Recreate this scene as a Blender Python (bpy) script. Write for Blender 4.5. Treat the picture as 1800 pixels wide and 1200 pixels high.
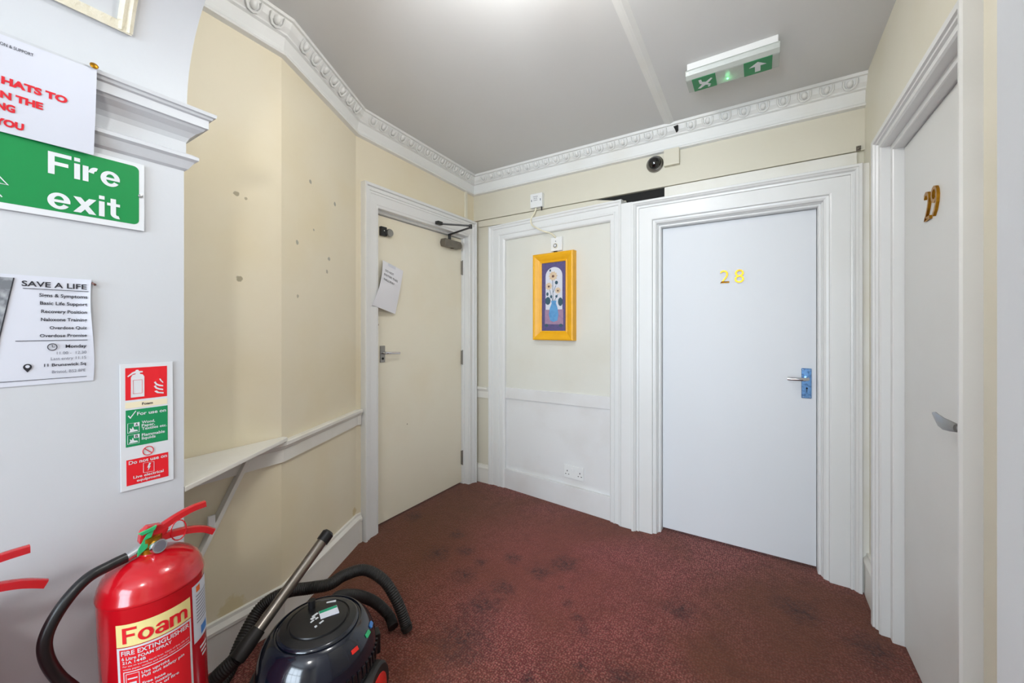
import bpy, bmesh, math, random
from mathutils import Vector, Matrix
random.seed(7)
for o in list(bpy.data.objects):
    bpy.data.objects.remove(o)
sc = bpy.context.scene
COL = sc.collection
PI = math.pi

# ------------------------------------------------------------------ camera, world, daylight, exposure
# axes: X runs along the back wall (left to right), Y along the left and right walls (away from camera)
cd = bpy.data.cameras.new('camera'); cam = bpy.data.objects.new('camera', cd); COL.objects.link(cam)
cam.location = (2.032, -2.667, 1.30); cam.rotation_euler = (PI/2, 0, math.radians(32.3))
cd.sensor_width = 36.0; cd.lens = 686/1800*36; cd.shift_y = -23/1800; cd.clip_start = 0.01
sc.camera = cam
w = bpy.data.worlds.new('world'); sc.world = w; w.use_nodes = True
w.node_tree.nodes['Background'].inputs[0].default_value = (0.72, 0.86, 1.0, 1)
w.node_tree.nodes['Background'].inputs[1].default_value = 1.0

def area_light(name, loc, rot, sx, sy, power, col, shape='RECTANGLE'):
    l = bpy.data.lights.new(name, 'AREA'); l.shape = shape; l.size = sx
    if shape in ('RECTANGLE', 'ELLIPSE'): l.size_y = sy
    l.energy = power; l.color = col
    o = bpy.data.objects.new(name, l); o.location = loc; o.rotation_euler = rot; COL.objects.link(o)
    return o
# daylight outside the landing's big sash window (behind the camera)
DAY = 152
area_light('daylight', (1.75, -5.75, 1.35), (math.radians(90), 0, 0), 1.7, 2.2, DAY, (0.76, 0.88, 1.0))
LAMP1, LAMP2 = 64, 85     # emission strength of the hallway and landing globes
vs = sc.view_settings
vs.view_transform = 'Standard'; vs.look = 'None'; vs.gamma = 1.0; vs.use_curve_mapping = False
vs.exposure = 0.30

# ------------------------------------------------------------------ materials
def lin(c):
    return tuple((x/255/12.92 if x/255 <= 0.04045 else ((x/255+0.055)/1.055)**2.4) for x in c)
def mat(name, rgb, rough=0.5, metal=0.0, dirt=0.0, dirtcol=None, dscale=3.0, bump=0.0, bscale=40.0, spots=None,
        emit=0.0, coat=0.0, trans=0.0, spec=0.5, grain=0.0):
    m = bpy.data.materials.new(name); m.use_nodes = True
    nt = m.node_tree; N = nt.nodes; Lk = nt.links
    b = N['Principled BSDF']
    c = lin(rgb) + (1,)
    b.inputs['Base Color'].default_value = c
    b.inputs['Roughness'].default_value = rough; b.inputs['Metallic'].default_value = metal
    b.inputs['Specular IOR Level'].default_value = spec
    b.inputs['Coat Weight'].default_value = coat
    b.inputs['Transmission Weight'].default_value = trans
    if emit:
        b.inputs['Emission Color'].default_value = c; b.inputs['Emission Strength'].default_value = emit
    tc = N.new('ShaderNodeTexCoord')
    geo = N.new('ShaderNodeNewGeometry')
    cur = None
    if dirt:
        nz = N.new('ShaderNodeTexNoise'); nz.inputs['Scale'].default_value = dscale; nz.inputs['Detail'].default_value = 5
        Lk.new(geo.outputs['Position'], nz.inputs['Vector'])
        rp = N.new('ShaderNodeMapRange'); rp.inputs[1].default_value = 0.48; rp.inputs[2].default_value = 0.75
        rp.inputs[3].default_value = 0; rp.inputs[4].default_value = dirt
        Lk.new(nz.outputs['Fac'], rp.inputs[0])
        mx = N.new('ShaderNodeMix'); mx.data_type = 'RGBA'
        mx.inputs[6].default_value = c; mx.inputs[7].default_value = lin(dirtcol or (150, 135, 110)) + (1,)
        Lk.new(rp.outputs[0], mx.inputs[0]); cur = mx.outputs[2]
    for (p, r, sc_) in (spots or []):
        d = N.new('ShaderNodeVectorMath'); d.operation = 'DISTANCE'; d.inputs[1].default_value = p
        jit = N.new('ShaderNodeTexNoise'); jit.inputs['Scale'].default_value = 60
        Lk.new(geo.outputs['Position'], jit.inputs['Vector'])
        ad = N.new('ShaderNodeVectorMath'); ad.operation = 'MULTIPLY_ADD'
        Lk.new(jit.outputs['Color'], ad.inputs[0]); ad.inputs[1].default_value = (r, r, r)
        Lk.new(geo.outputs['Position'], ad.inputs[2])
        sb = N.new('ShaderNodeVectorMath'); sb.operation = 'SUBTRACT'; sb.inputs[1].default_value = (r/2, r/2, r/2)
        Lk.new(ad.outputs[0], sb.inputs[0]); Lk.new(sb.outputs[0], d.inputs[0])
        mr = N.new('ShaderNodeMapRange'); mr.inputs[1].default_value = r*0.75; mr.inputs[2].default_value = r*1.05
        mr.inputs[3].default_value = 0.8; mr.inputs[4].default_value = 0
        Lk.new(d.outputs['Value'], mr.inputs[0])
        mx = N.new('ShaderNodeMix'); mx.data_type = 'RGBA'
        if cur: Lk.new(cur, mx.inputs[6])
        else: mx.inputs[6].default_value = c
        mx.inputs[7].default_value = lin(sc_) + (1,)
        Lk.new(mr.outputs[0], mx.inputs[0]); cur = mx.outputs[2]
    if cur: Lk.new(cur, b.inputs['Base Color'])
    if bump:
        nb = N.new('ShaderNodeTexNoise'); nb.inputs['Scale'].default_value = bscale; nb.inputs['Detail'].default_value = 4
        Lk.new(geo.outputs['Position'], nb.inputs['Vector'])
        bp = N.new('ShaderNodeBump'); bp.inputs['Strength'].default_value = bump; bp.inputs['Distance'].default_value = 0.004
        Lk.new(nb.outputs['Fac'], bp.inputs['Height']); Lk.new(bp.outputs[0], b.inputs['Normal'])
    return m

GREY = (135, 138, 140)
M = {}
M['white'] = mat('white_gloss_paint', (228, 229, 228), 0.32, dirt=0.12, dirtcol=(205, 200, 185), dscale=2.2, bump=0.12, bscale=25)
M['white_old'] = mat('aged_white_paint', (230, 228, 221), 0.38, dirt=0.3, dirtcol=(208, 198, 170), dscale=4.0, bump=0.15, bscale=30)
M['plaster'] = mat('white_plaster', (230, 231, 229), 0.5, dirt=0.3, dirtcol=(214, 208, 190), dscale=3, bump=0.1, bscale=30)
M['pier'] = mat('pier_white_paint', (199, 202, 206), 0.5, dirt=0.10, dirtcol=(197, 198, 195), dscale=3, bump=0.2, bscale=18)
M['cream'] = mat('cream_wall_paint', (230, 221, 197), 0.55, dirt=0.45, dirtcol=(220, 203, 158), dscale=1.6, bump=0.25, bscale=16,
    spots=[((0.262, -1.935, 1.84), 0.012, (150, 140, 112)), ((0.262, -1.925, 1.50), 0.013, (150, 140, 112)),
           ((0.17, -1.575, 2.02), 0.010, (140, 140, 128)), ((0.075, -1.38, 1.98), 0.012, (140, 142, 132)),
           ((0.215, -1.665, 1.70), 0.011, (146, 146, 132)), ((0.10, -1.43, 1.67), 0.012, (152, 150, 136)),
           ((0.11, -1.445, 1.60), 0.011, (158, 152, 134)), ((0.215, -1.66, 1.45), 0.010, (160, 152, 130)),
           ((0.16, -1.55, 1.79), 0.007, (150, 148, 130)), ((0.262, -1.95, .19), 0.05, (216, 200, 154)), ((0.262, -2.08, .20), 0.04, (212, 194, 146)), ((-.02, -1.19, .20), 0.025, (206, 186, 136)), ((0.262, -1.90, 1.83), 0.006, (160, 150, 120))])
M['cream_pale'] = mat('pale_cream_paint', (230, 226, 210), 0.5, dirt=0.25, dirtcol=(214, 204, 170), dscale=2.0, bump=0.15, bscale=20)
M['cream_back'] = mat('back_wall_cream', (214, 209, 192), 0.5, dirt=0.25, dirtcol=(204, 194, 164), dscale=2.0, bump=0.15, bscale=20)
M['panel'] = mat('panel_offwhite_paint', (222, 221, 212), 0.45, dirt=0.22, dirtcol=(200, 190, 168), dscale=2.5, bump=0.12, bscale=20)
M['panel_low'] = mat('panel_white_paint', (226, 226, 226), 0.4, dirt=0.25, dirtcol=(196, 188, 178), dscale=3.5, bump=0.12, bscale=20)
M['ceiling'] = mat('ceiling_paint', (216, 217, 217), 0.75, dirt=0.15, dirtcol=(194, 194, 188), dscale=1.2, bump=0.3, bscale=9)
M['door_cream'] = mat('cream_door_paint', (238, 232, 212), 0.42, dirt=0.35, dirtcol=(228, 214, 180), dscale=2.2, bump=0.1, bscale=25,
    spots=[((-0.08, -0.975, 1.36), 0.007, (120, 88, 40)), ((-0.08, -0.975, 1.325), 0.010, (110, 80, 36)),
           ((-0.08, -0.98, 1.285), 0.009, (120, 90, 44)), ((-0.08, -0.72, 0.62), 0.006, (150, 138, 112))])
M['door_white'] = mat('white_door_paint', (222, 225, 229), 0.5, dirt=0.08, dirtcol=(214, 214, 212), dscale=2, bump=0.08, bscale=14)
M['door_grey'] = mat('greyish_door_paint', (228, 229, 227), 0.45, dirt=0.15, dirtcol=(204, 202, 194), dscale=2.5, bump=0.1, bscale=14)
M['dark'] = mat('dark_void', (18, 18, 17), 0.8)
M['black'] = mat('black_plastic', (22, 22, 24), 0.35, bump=0.05, bscale=80)
M['black_gloss'] = mat('black_gloss_plastic', (10, 16, 30), 0.15, coat=0.5, dirt=0.35, dirtcol=(34, 40, 50), dscale=9)
M['black_matt'] = mat('black_rubber', (28, 27, 26), 0.55, dirt=0.3, dirtcol=(52, 46, 40), dscale=8)
M['red'] = mat('extinguisher_red', (188, 12, 26), 0.22, coat=0.5, bump=0.03, bscale=10)
M['red_plastic'] = mat('red_plastic', (214, 36, 24), 0.35)
M['chrome'] = mat('chrome', (215, 216, 220), 0.14, metal=1.0)
M['chrome_blue'] = mat('blue_filmed_chrome', (120, 165, 215), 0.2, metal=0.75, dirt=0.9, dirtcol=(34, 66, 110), dscale=55)
M['steel'] = mat('brushed_steel', (150, 148, 145), 0.32, metal=1.0, bump=0.05, bscale=200)
M['tube'] = mat('dull_steel_tube', (150, 143, 134), 0.3, metal=0.9, dirt=0.4, dirtcol=(105, 98, 90), dscale=12)
M['brass'] = mat('polished_brass', (176, 126, 36), 0.34, metal=1.0, dirt=.7, dirtcol=(126, 84, 22), dscale=60)
M['gold_frame'] = mat('ochre_frame', (240, 176, 18), 0.4, dirt=0.35, dirtcol=(218, 150, 10), dscale=14, bump=0.1, bscale=60)
M['closer'] = mat('grey_bronze_metal', (120, 114, 104), 0.4, metal=0.5, dirt=0.4, dirtcol=(88, 82, 74), dscale=30)
M['green'] = mat('sign_green', (0, 132, 66), 0.35)
M['green_d'] = mat('exit_green', (8, 130, 74), 0.4)
M['id_green'] = mat('id_green', (16, 138, 84), 0.45)
M['sign_white'] = mat('sign_white', (216, 219, 222), 0.4)
M['sign_red'] = mat('sign_red', (222, 26, 38), 0.45)
M['paper'] = mat('paper', (206, 209, 219), 0.7)
M['notice_paper'] = mat('notice_paper', (234, 234, 240), 0.7)
M['ink'] = mat('ink_black', (30, 30, 38), 0.6)
M['ink_grey'] = mat('ink_grey', (110, 112, 122), 0.6)
M['ink_red'] = mat('ink_red', (212, 24, 40), 0.6)
M['photo'] = mat('printed_photo', (110, 114, 120), 0.6, dirt=1.0, dirtcol=(190, 194, 198), dscale=40)
M['buff'] = mat('pale_yellow_label', (236, 222, 150), 0.4)
M['buff_pale'] = mat('pale_buff', (232, 222, 190), 0.5)
M['gold_mould'] = mat('gilded_cream_plaster', (216, 210, 188), 0.5, dirt=0.8, dirtcol=(232, 228, 214), dscale=34, bump=1.0, bscale=70)
M['plastic'] = mat('white_plastic', (232, 233, 232), 0.35)
M['plastic_cream'] = mat('cream_plastic', (232, 226, 200), 0.4)
M['diffuser'] = mat('clear_ribbed_diffuser', (176, 182, 176), 0.2, bump=0.2, bscale=120)
M['led'] = mat('green_led', (90, 255, 130), 0.3, emit=6)
M['teal'] = mat('teal_plastic', (20, 150, 110), 0.4)
M['green_tag'] = mat('green_seal', (46, 176, 112), 0.4)
M['orange'] = mat('orange_print', (230, 110, 40), 0.5)
M['blue'] = mat('blue_print', (70, 130, 200), 0.4)
M['dome'] = mat('camera_dome', (10, 10, 12), 0.08, coat=0.6)
M['purple'] = mat('print_purple', (92, 84, 132), 0.5, dirt=0.7, dirtcol=(66, 66, 108), dscale=60)
M['p_white'] = mat('print_pale', (216, 218, 228), 0.5)
M['p_pink'] = mat('print_mauve', (164, 134, 160), 0.5, dirt=0.6, dirtcol=(130, 108, 150), dscale=50)
M['p_blue'] = mat('print_vase_blue', (96, 158, 208), 0.5, dirt=0.6, dirtcol=(70, 126, 186), dscale=40)
M['p_petal'] = mat('print_petal', (222, 200, 170), 0.5, dirt=0.7, dirtcol=(190, 150, 110), dscale=90)
M['p_leaf'] = mat('print_leaf', (56, 88, 104), 0.5)
M['p_core'] = mat('print_core', (110, 78, 70), 0.5)
M['lamp'] = mat('opal_lamp', (255, 250, 240), 0.4, emit=6)
M['plain_wall'] = mat('landing_wall_paint', (226, 222, 206), 0.6)

def glass_mat():
    m = bpy.data.materials.new('window_glass'); m.use_nodes = True
    nt = m.node_tree; nt.nodes.clear()
    o = nt.nodes.new('ShaderNodeOutputMaterial'); mx = nt.nodes.new('ShaderNodeMixShader')
    t = nt.nodes.new('ShaderNodeBsdfTransparent'); g = nt.nodes.new('ShaderNodeBsdfGlossy'); g.inputs['Roughness'].default_value = 0.02
    mx.inputs[0].default_value = 0.06
    nt.links.new(t.outputs[0], mx.inputs[1]); nt.links.new(g.outputs[0], mx.inputs[2]); nt.links.new(mx.outputs[0], o.inputs[0])
    return m
M['glass'] = glass_mat()

def carpet_mat():
    m = bpy.data.materials.new('worn_red_carpet'); m.use_nodes = True
    nt = m.node_tree; N = nt.nodes; Lk = nt.links; b = N['Principled BSDF']
    b.inputs['Roughness'].default_value = 0.95; b.inputs['Specular IOR Level'].default_value = 0.1
    b.inputs['Sheen Weight'].default_value = 0.15
    geo = N.new('ShaderNodeNewGeometry')
    def noise(scale, det, rough=0.5):
        n = N.new('ShaderNodeTexNoise'); n.inputs['Scale'].default_value = scale; n.inputs['Detail'].default_value = det
        n.inputs['Roughness'].default_value = rough
        Lk.new(geo.outputs['Position'], n.inputs['Vector']); return n
    def rng(src, a, b_, c=0.0, d=1.0):
        r = N.new('ShaderNodeMapRange'); r.inputs[1].default_value = a; r.inputs[2].default_value = b_
        r.inputs[3].default_value = c; r.inputs[4].default_value = d; Lk.new(src, r.inputs[0]); return r.outputs[0]
    def mix(f, a, c2):
        mx = N.new('ShaderNodeMix'); mx.data_type = 'RGBA'
        if isinstance(f, float): mx.inputs[0].default_value = f
        else: Lk.new(f, mx.inputs[0])
        for i, x in ((6, a), (7, c2)):
            if isinstance(x, tuple): mx.inputs[i].default_value = lin(x) + (1,)
            else: Lk.new(x, mx.inputs[i])
        return mx.outputs[2]
    vor = N.new('ShaderNodeTexVoronoi'); vor.inputs['Scale'].default_value = 100; vor.inputs['Randomness'].default_value = 0.55
    Lk.new(geo.outputs['Position'], vor.inputs['Vector'])
    fl = rng(vor.outputs['Distance'], 0.15, 0.55)
    base = mix(fl, (172, 98, 92), (104, 46, 46))
    flk = rng(noise(150, 2).outputs['Fac'], 0.53, 0.66)
    base = mix(rng(flk, 0, 1, 0, 0.45), base, (196, 156, 134))
    big = rng(noise(1.3, 3).outputs['Fac'], 0.42, 0.62)
    base = mix(rng(big, 0, 1, 0, 0.75), base, (100, 58, 36))
    mott = rng(noise(14, 5, 0.6).outputs['Fac'], 0.45, 0.75)
    base = mix(rng(mott, 0, 1, 0, 0.45), base, (64, 34, 32))
    def brown(x, y, r, amt, col):
        d = N.new('ShaderNodeVectorMath'); d.operation = 'DISTANCE'; d.inputs[1].default_value = (x, y, 0)
        Lk.new(geo.outputs['Position'], d.inputs[0])
        return mix(rng(d.outputs['Value'], r*.3, r, amt, 0.0), base, col)
    base = brown(.20, -1.0, 1.0, .75, (92, 56, 30)); base = brown(2.3, -.9, .8, .45, (92, 52, 34)); base = brown(1.1, -.7, .8, .25, (158, 72, 76))
    spots = [(0.428,-0.774,0.032),(0.462,-0.995,0.046),(0.578,-0.874,0.033),(0.728,-0.930,0.025),(0.719,-1.072,0.042),(0.948,-1.033,0.040),(0.938,-1.210,0.064),(0.986,-1.396,0.081),(1.047,-0.819,0.043),(1.125,-0.692,0.050),(1.194,-0.878,0.014),(1.273,-0.963,0.016),(1.342,-1.026,0.018),(1.397,-1.081,0.020),(1.724,-0.730,0.042),(2.186,-0.438,0.058),(2.422,-0.560,0.055),(1.603,-1.228,0.046),(1.300,-1.406,0.019),(1.458,-1.263,0.020),(0.02,-0.750,0.040),(0.849,-0.797,0.032)]
    nj = noise(16, 5, 0.7); speck = rng(noise(46, 5, 0.7).outputs['Fac'], 0.36, 0.62, 0.10, 1.0)
    smask = None
    for x, y, r in spots:
        r *= 1.9
        sub = N.new('ShaderNodeVectorMath'); sub.operation = 'MULTIPLY_ADD'; sub.inputs[1].default_value = (r*2.2, r*2.2, 0)
        Lk.new(nj.outputs['Color'], sub.inputs[0]); Lk.new(geo.outputs['Position'], sub.inputs[2])
        d = N.new('ShaderNodeVectorMath'); d.operation = 'DISTANCE'; d.inputs[1].default_value = (x+r*1.1, y+r*1.1, 0)
        Lk.new(sub.outputs[0], d.inputs[0])
        v = rng(d.outputs['Value'], r*0.1, r*1.1, 0.85, 0.0)
        if smask is None: smask = v
        else:
            mxx = N.new('ShaderNodeMath'); mxx.operation = 'MAXIMUM'; Lk.new(smask, mxx.inputs[0]); Lk.new(v, mxx.inputs[1]); smask = mxx.outputs[0]
    mu = N.new('ShaderNodeMath'); mu.operation = 'MULTIPLY'; Lk.new(smask, mu.inputs[0]); Lk.new(speck, mu.inputs[1])
    base = mix(mu.outputs[0], base, (40, 31, 34))
    Lk.new(base, b.inputs['Base Color'])
    bp = N.new('ShaderNodeBump'); bp.inputs['Strength'].default_value = 0.7; bp.inputs['Distance'].default_value = 0.004; bp.invert = True
    Lk.new(vor.outputs['Distance'], bp.inputs['Height']); Lk.new(bp.outputs[0], b.inputs['Normal'])
    return m
M['carpet'] = carpet_mat()

# ------------------------------------------------------------------ mesh helpers
class MB:
    def __init__(s): s.v = []; s.f = []
    def add(s, vs, fs):
        n = len(s.v); s.v += [tuple(p) for p in vs]; s.f += [tuple(i+n for i in f) for f in fs]; return s
    def box(s, x0, x1, y0, y1, z0, z1):
        return s.add([(x0,y0,z0),(x1,y0,z0),(x1,y1,z0),(x0,y1,z0),(x0,y0,z1),(x1,y0,z1),(x1,y1,z1),(x0,y1,z1)],
                     [(0,3,2,1),(4,5,6,7),(0,1,5,4),(1,2,6,5),(2,3,7,6),(3,0,4,7)])
    def prism(s, poly, fn, a, b):
        """poly: 2D outline; fn(x, y, h) -> 3D; extruded between h=a and h=b"""
        n = len(poly)
        vs = [fn(x, y, a) for x, y in poly] + [fn(x, y, b) for x, y in poly]
        fs = [tuple(range(n-1, -1, -1)), tuple(range(n, 2*n))] + [(i, (i+1) % n, (i+1) % n+n, i+n) for i in range(n)]
        return s.add(vs, fs)
    def poly(s, pts): return s.add(pts, [tuple(range(len(pts)))])
    def tube(s, path, r, n=10, cap=True):
        P = [Vector(p) for p in path]; R = r if isinstance(r, (list, tuple)) else [r]*len(P)
        vs = []; fs = []; t0 = (P[1]-P[0]).normalized()
        ref = Vector((0,0,1)) if abs(t0.z) < 0.9 else Vector((1,0,0))
        x = t0.cross(ref).normalized()
        for i, p in enumerate(P):
            t = ((P[min(i+1, len(P)-1)]-P[max(i-1, 0)])).normalized()
            x = (x - t*x.dot(t)).normalized(); y = t.cross(x)
            for k in range(n):
                a = 2*PI*k/n; vs.append(p + (x*math.cos(a)+y*math.sin(a))*R[i])
        for i in range(len(P)-1):
            for k in range(n):
                fs.append((i*n+k, i*n+(k+1) % n, (i+1)*n+(k+1) % n, (i+1)*n+k))
        if cap:
            fs.append(tuple(range(n-1, -1, -1))); fs.append(tuple((len(P)-1)*n+k for k in range(n)))
        return s.add(vs, fs)
    def lathe(s, prof, c, n=40, axis=(0,0,1), ref=None):
        """prof: (radius, height) from bottom to top around c"""
        ax = Vector(axis).normalized(); r0 = Vector(ref) if ref else (Vector((1,0,0)) if abs(ax.x) < 0.9 else Vector((0,1,0)))
        x = (r0 - ax*r0.dot(ax)).normalized(); y = ax.cross(x); c = Vector(c)
        vs = []; fs = []
        for (r, h) in prof:
            for k in range(n):
                a = 2*PI*k/n; vs.append(c + ax*h + (x*math.cos(a)+y*math.sin(a))*max(r, 1e-5))
        for i in range(len(prof)-1):
            for k in range(n):
                fs.append((i*n+k, i*n+(k+1) % n, (i+1)*n+(k+1) % n, (i+1)*n+k))
        fs.append(tuple(range(n-1, -1, -1))); fs.append(tuple((len(prof)-1)*n+k for k in range(n)))
        return s.add(vs, fs)
    def sweep(s, path, prof, fn, scale=None, zoff=None, closed=False):
        """mitred moulding: path 2D, prof (d outwards-left, h), fn(x, y, h, i) -> 3D"""
        n = len(path); segs = []
        m = n if closed else n-1
        for i in range(m):
            a = path[i]; b = path[(i+1) % n]; dx, dy = b[0]-a[0], b[1]-a[1]; L = math.hypot(dx, dy)
            segs.append((a, (dx/L, dy/L), (-dy/L, dx/L)))
        sc_ = scale or [1.0]*m
        k = len(prof); vs = []
        for i in range(n):
            for (d, h) in prof:
                if closed or 0 < i < n-1:
                    j0 = (i-1) % m; j1 = i % m
                    a0, t0, n0 = segs[j0]; a1, t1, n1 = segs[j1]
                    p0 = (path[i][0]+n0[0]*d*sc_[j0], path[i][1]+n0[1]*d*sc_[j0]); p1 = (path[i][0]+n1[0]*d*sc_[j1], path[i][1]+n1[1]*d*sc_[j1])
                    cr = t0[0]*t1[1]-t0[1]*t1[0]
                    if abs(cr) < 1e-6: q = p0
                    else:
                        q_ = ((p1[0]-p0[0])*t1[1]-(p1[1]-p0[1])*t1[0])/cr
                        q = (p0[0]+t0[0]*q_, p0[1]+t0[1]*q_)
                else:
                    j = 0 if i == 0 else m-1
                    nn = segs[j][2]; q = (path[i][0]+nn[0]*d*sc_[j], path[i][1]+nn[1]*d*sc_[j])
                vs.append(fn(q[0], q[1], h, i))
        fs = []
        for i in range(m):
            for j in range(k-1):
                a = i*k+j; b = ((i+1) % n)*k+j
                fs.append((a, a+1, b+1, b))
        if not closed:
            fs.append(tuple(range(k-1, -1, -1))); fs.append(tuple((n-1)*k+j for j in range(k)))
        return s.add(vs, fs)
    def build(s, name, m, parent=None, smooth=False, bevel=0.0, label=None, angle=40):
        me = bpy.data.meshes.new(name); me.from_pydata(s.v, [], s.f); me.update()
        bm = bmesh.new(); bm.from_mesh(me); bmesh.ops.recalc_face_normals(bm, faces=bm.faces)
        if bevel:
            es = [e for e in bm.edges if len(e.link_faces) == 2 and e.calc_face_angle(0) > 0.6]
            bmesh.ops.bevel(bm, geom=es, offset=bevel, segments=2, affect='EDGES', profile=0.6, clamp_overlap=True)
        bm.to_mesh(me); bm.free()
        if smooth:
            me.polygons.foreach_set('use_smooth', [True]*len(me.polygons))
            try: me.set_sharp_from_angle(angle=math.radians(angle))
            except Exception: pass
        me.materials.append(M[m] if isinstance(m, str) else m)
        o = bpy.data.objects.new(name, me); COL.objects.link(o)
        if parent: o.parent = parent; o.matrix_parent_inverse = Matrix.Identity(4)
        if label: o['label'] = label
        return o
def tag(o, label, cat=None, kind=None, group=None):
    o['label'] = label
    if cat: o['category'] = cat
    if kind: o['kind'] = kind
    if group: o['group'] = group
    return o
def thing(name, label, cat=None, kind=None, group=None):
    o = bpy.data.objects.new(name, None); COL.objects.link(o); o.empty_display_size = 0.05
    return tag(o, label, cat, kind, group)
def rebase(e, loc):
    """move an empty to the thing's own base, keeping its world-built parts in place"""
    e.location = loc
    for ch in e.children: ch.location = Vector(ch.location) - Vector(loc)
_T = {}
def text_data(t, bold):
    k = (t, bold)
    if k in _T: return _T[k]
    c = bpy.data.curves.new('txt', 'FONT'); c.body = t; c.size = 1; c.offset = 0.022*bold; c.resolution_u = 3
    o = bpy.data.objects.new('txt', c); COL.objects.link(o)
    dg = bpy.context.evaluated_depsgraph_get(); dg.update()
    me = bpy.data.meshes.new_from_object(o.evaluated_get(dg))
    r = ([tuple(v.co[:2]) for v in me.vertices], [tuple(p.vertices) for p in me.polygons])
    bpy.data.objects.remove(o); bpy.data.curves.remove(c); bpy.data.meshes.remove(me)
    _T[k] = r; return r
def text(t, x0, x1, base, cap, bold, fn, m, parent, name='lettering'):
    vs, fs = text_data(t, bold); H = max(v[1] for v in text_data('H', 0)[0])
    a = min(v[0] for v in vs); b = max(v[0] for v in vs)
    mb = MB().add([fn(x0+(v[0]-a)/(b-a)*(x1-x0), base+v[1]/H*cap) for v in vs], fs)
    return mb.build(name, m, parent)
def bold_word(word, x0, x1, base, cap, fn, m, parent, gap=.085, name='lettering'):
    '''heavy grotesque capitals and small letters built from bars and ring sectors'''
    def rect(a, b, c, d): return [[(a,b),(c,b),(c,d),(a,d)]]
    def ring(cx, cy, rx, ry, wx, wy, a0, a1, n=14):
        out = []
        for k in range(n):
            p, q = math.radians(a0+(a1-a0)*k/n), math.radians(a0+(a1-a0)*(k+1)/n)
            out.append([(cx+rx*math.cos(p), cy+ry*math.sin(p)), (cx+rx*math.cos(q), cy+ry*math.sin(q)),
                        (cx+(rx-wx)*math.cos(q), cy+(ry-wy)*math.sin(q)), (cx+(rx-wx)*math.cos(p), cy+(ry-wy)*math.sin(p))])
        return out
    X = .725
    G = {'F': (rect(0,0,.20,1)+rect(.2,.83,.72,1)+rect(.2,.42,.62,.585), .72),
         'i': (rect(0,0,.19,X)+rect(0,.83,.19,1), .19),
         'r': (rect(0,0,.19,X)+ring(.43,.40,.25,.335,.19,.17,170,72), .51),
         'e': (ring(.345,.3625,.345,.375,.19,.145,8,328,26)+rect(.10,.30,.685,.42), .69),
         'x': ([[(0,X),(.24,X),(.74,0),(.50,0)], [(.50,X),(.74,X),(.24,0),(0,0)]], .74),
         't': (rect(.12,.20,.31,.95)+rect(0,.59,.45,X)+ring(.38,.205,.26,.215,.19,.15,180,285,8), .45),
         'o': (ring(.375,.3625,.375,.375,.20,.145,0,360,28), .75),
         'a': (rect(.48,0,.67,.48)+ring(.345,.445,.325,.29,.19,.145,0,160)+ring(.29,.205,.29,.215,.18,.12,0,360,22)+rect(.30,.31,.50,.42), .67),
         'm': (rect(0,0,.19,X)+rect(.405,0,.595,.44)+rect(.81,0,1.0,.44)+ring(.2975,.44,.2975,.295,.19,.15,0,170)+ring(.7025,.44,.2975,.295,.19,.15,0,170), 1.0)}
    polys = []; pen = 0
    for ch in word:
        ps, adv = G[ch]
        polys += [[(x+pen, y) for x, y in p] for p in ps]; pen += adv+gap
    tot = pen-gap; mb = MB()
    for j, p in enumerate(polys): mb.poly([fn(x0+x/tot*(x1-x0), base+y*cap, j*.000012) for x, y in p])
    return mb.build(name, m, parent)
def smooth_path(pts, n=8):
    P = [Vector(p) for p in pts]; out = []
    for i in range(len(P)-1):
        p0 = P[max(i-1, 0)]; p1 = P[i]; p2 = P[i+1]; p3 = P[min(i+2, len(P)-1)]
        for k in range(n):
            t = k/n
            out.append(0.5*((2*p1)+(p2-p0)*t+(2*p0-5*p1+4*p2-p3)*t*t+(3*p1-p0-3*p2+p3)*t**3))
    out.append(P[-1]); return out
def circle(cx, cy, rx, ry, n=24, a0=0, a1=2*PI):
    return [(cx+rx*math.cos(a0+(a1-a0)*k/n), cy+ry*math.sin(a0+(a1-a0)*k/n)) for k in range(n)]

def ceil_z(y): return 2.575 - 0.035*max(y, -2.21)
XL, XA, XR = 0.262, -0.03, 2.49            # near left wall, far left wall, right wall
CORN = [(XL, -2.21), (XL, -1.76), (XA, -1.175), (XA, -0.02), (XR, -0.02)]

# ------------------------------------------------------------------ setting: floor, ceiling, walls
f = MB().box(-1.2, 4.2, -5.6, 0.4, -0.12, 0.0).build('floor', 'carpet')
tag(f, 'worn dark red carpet with black stains covering the hallway floor', kind='structure')
mb = MB()
ys = [0.4, -2.21, -5.6]
for i in range(2):
    a, b = ys[i+1], ys[i]; za, zb = ceil_z(a), ceil_z(min(b, 0.4))
    mb.add([(-1.2,a,za),(4.2,a,za),(4.2,b,zb),(-1.2,b,zb),(-1.2,a,za+.12),(4.2,a,za+.12),(4.2,b,zb+.12),(-1.2,b,zb+.12)],
           [(0,3,2,1),(4,5,6,7),(0,1,5,4),(1,2,6,5),(2,3,7,6),(3,0,4,7)])
ce = mb.build('ceiling', 'ceiling'); tag(ce, 'off-white plaster ceiling with a thin raised joint line', kind='structure')
vs_ = [(x, y, ceil_z(y)+d) for y in (-.05, -2.2) for x, d in ((1.530,.001),(1.556,-.007),(1.568,-.008),(1.592,.001))]
MB().add(vs_, [(0,1,5,4),(1,2,6,5),(2,3,7,6),(0,3,2,1),(4,5,6,7)]).build('joint_strip', 'plaster', ce)

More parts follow.
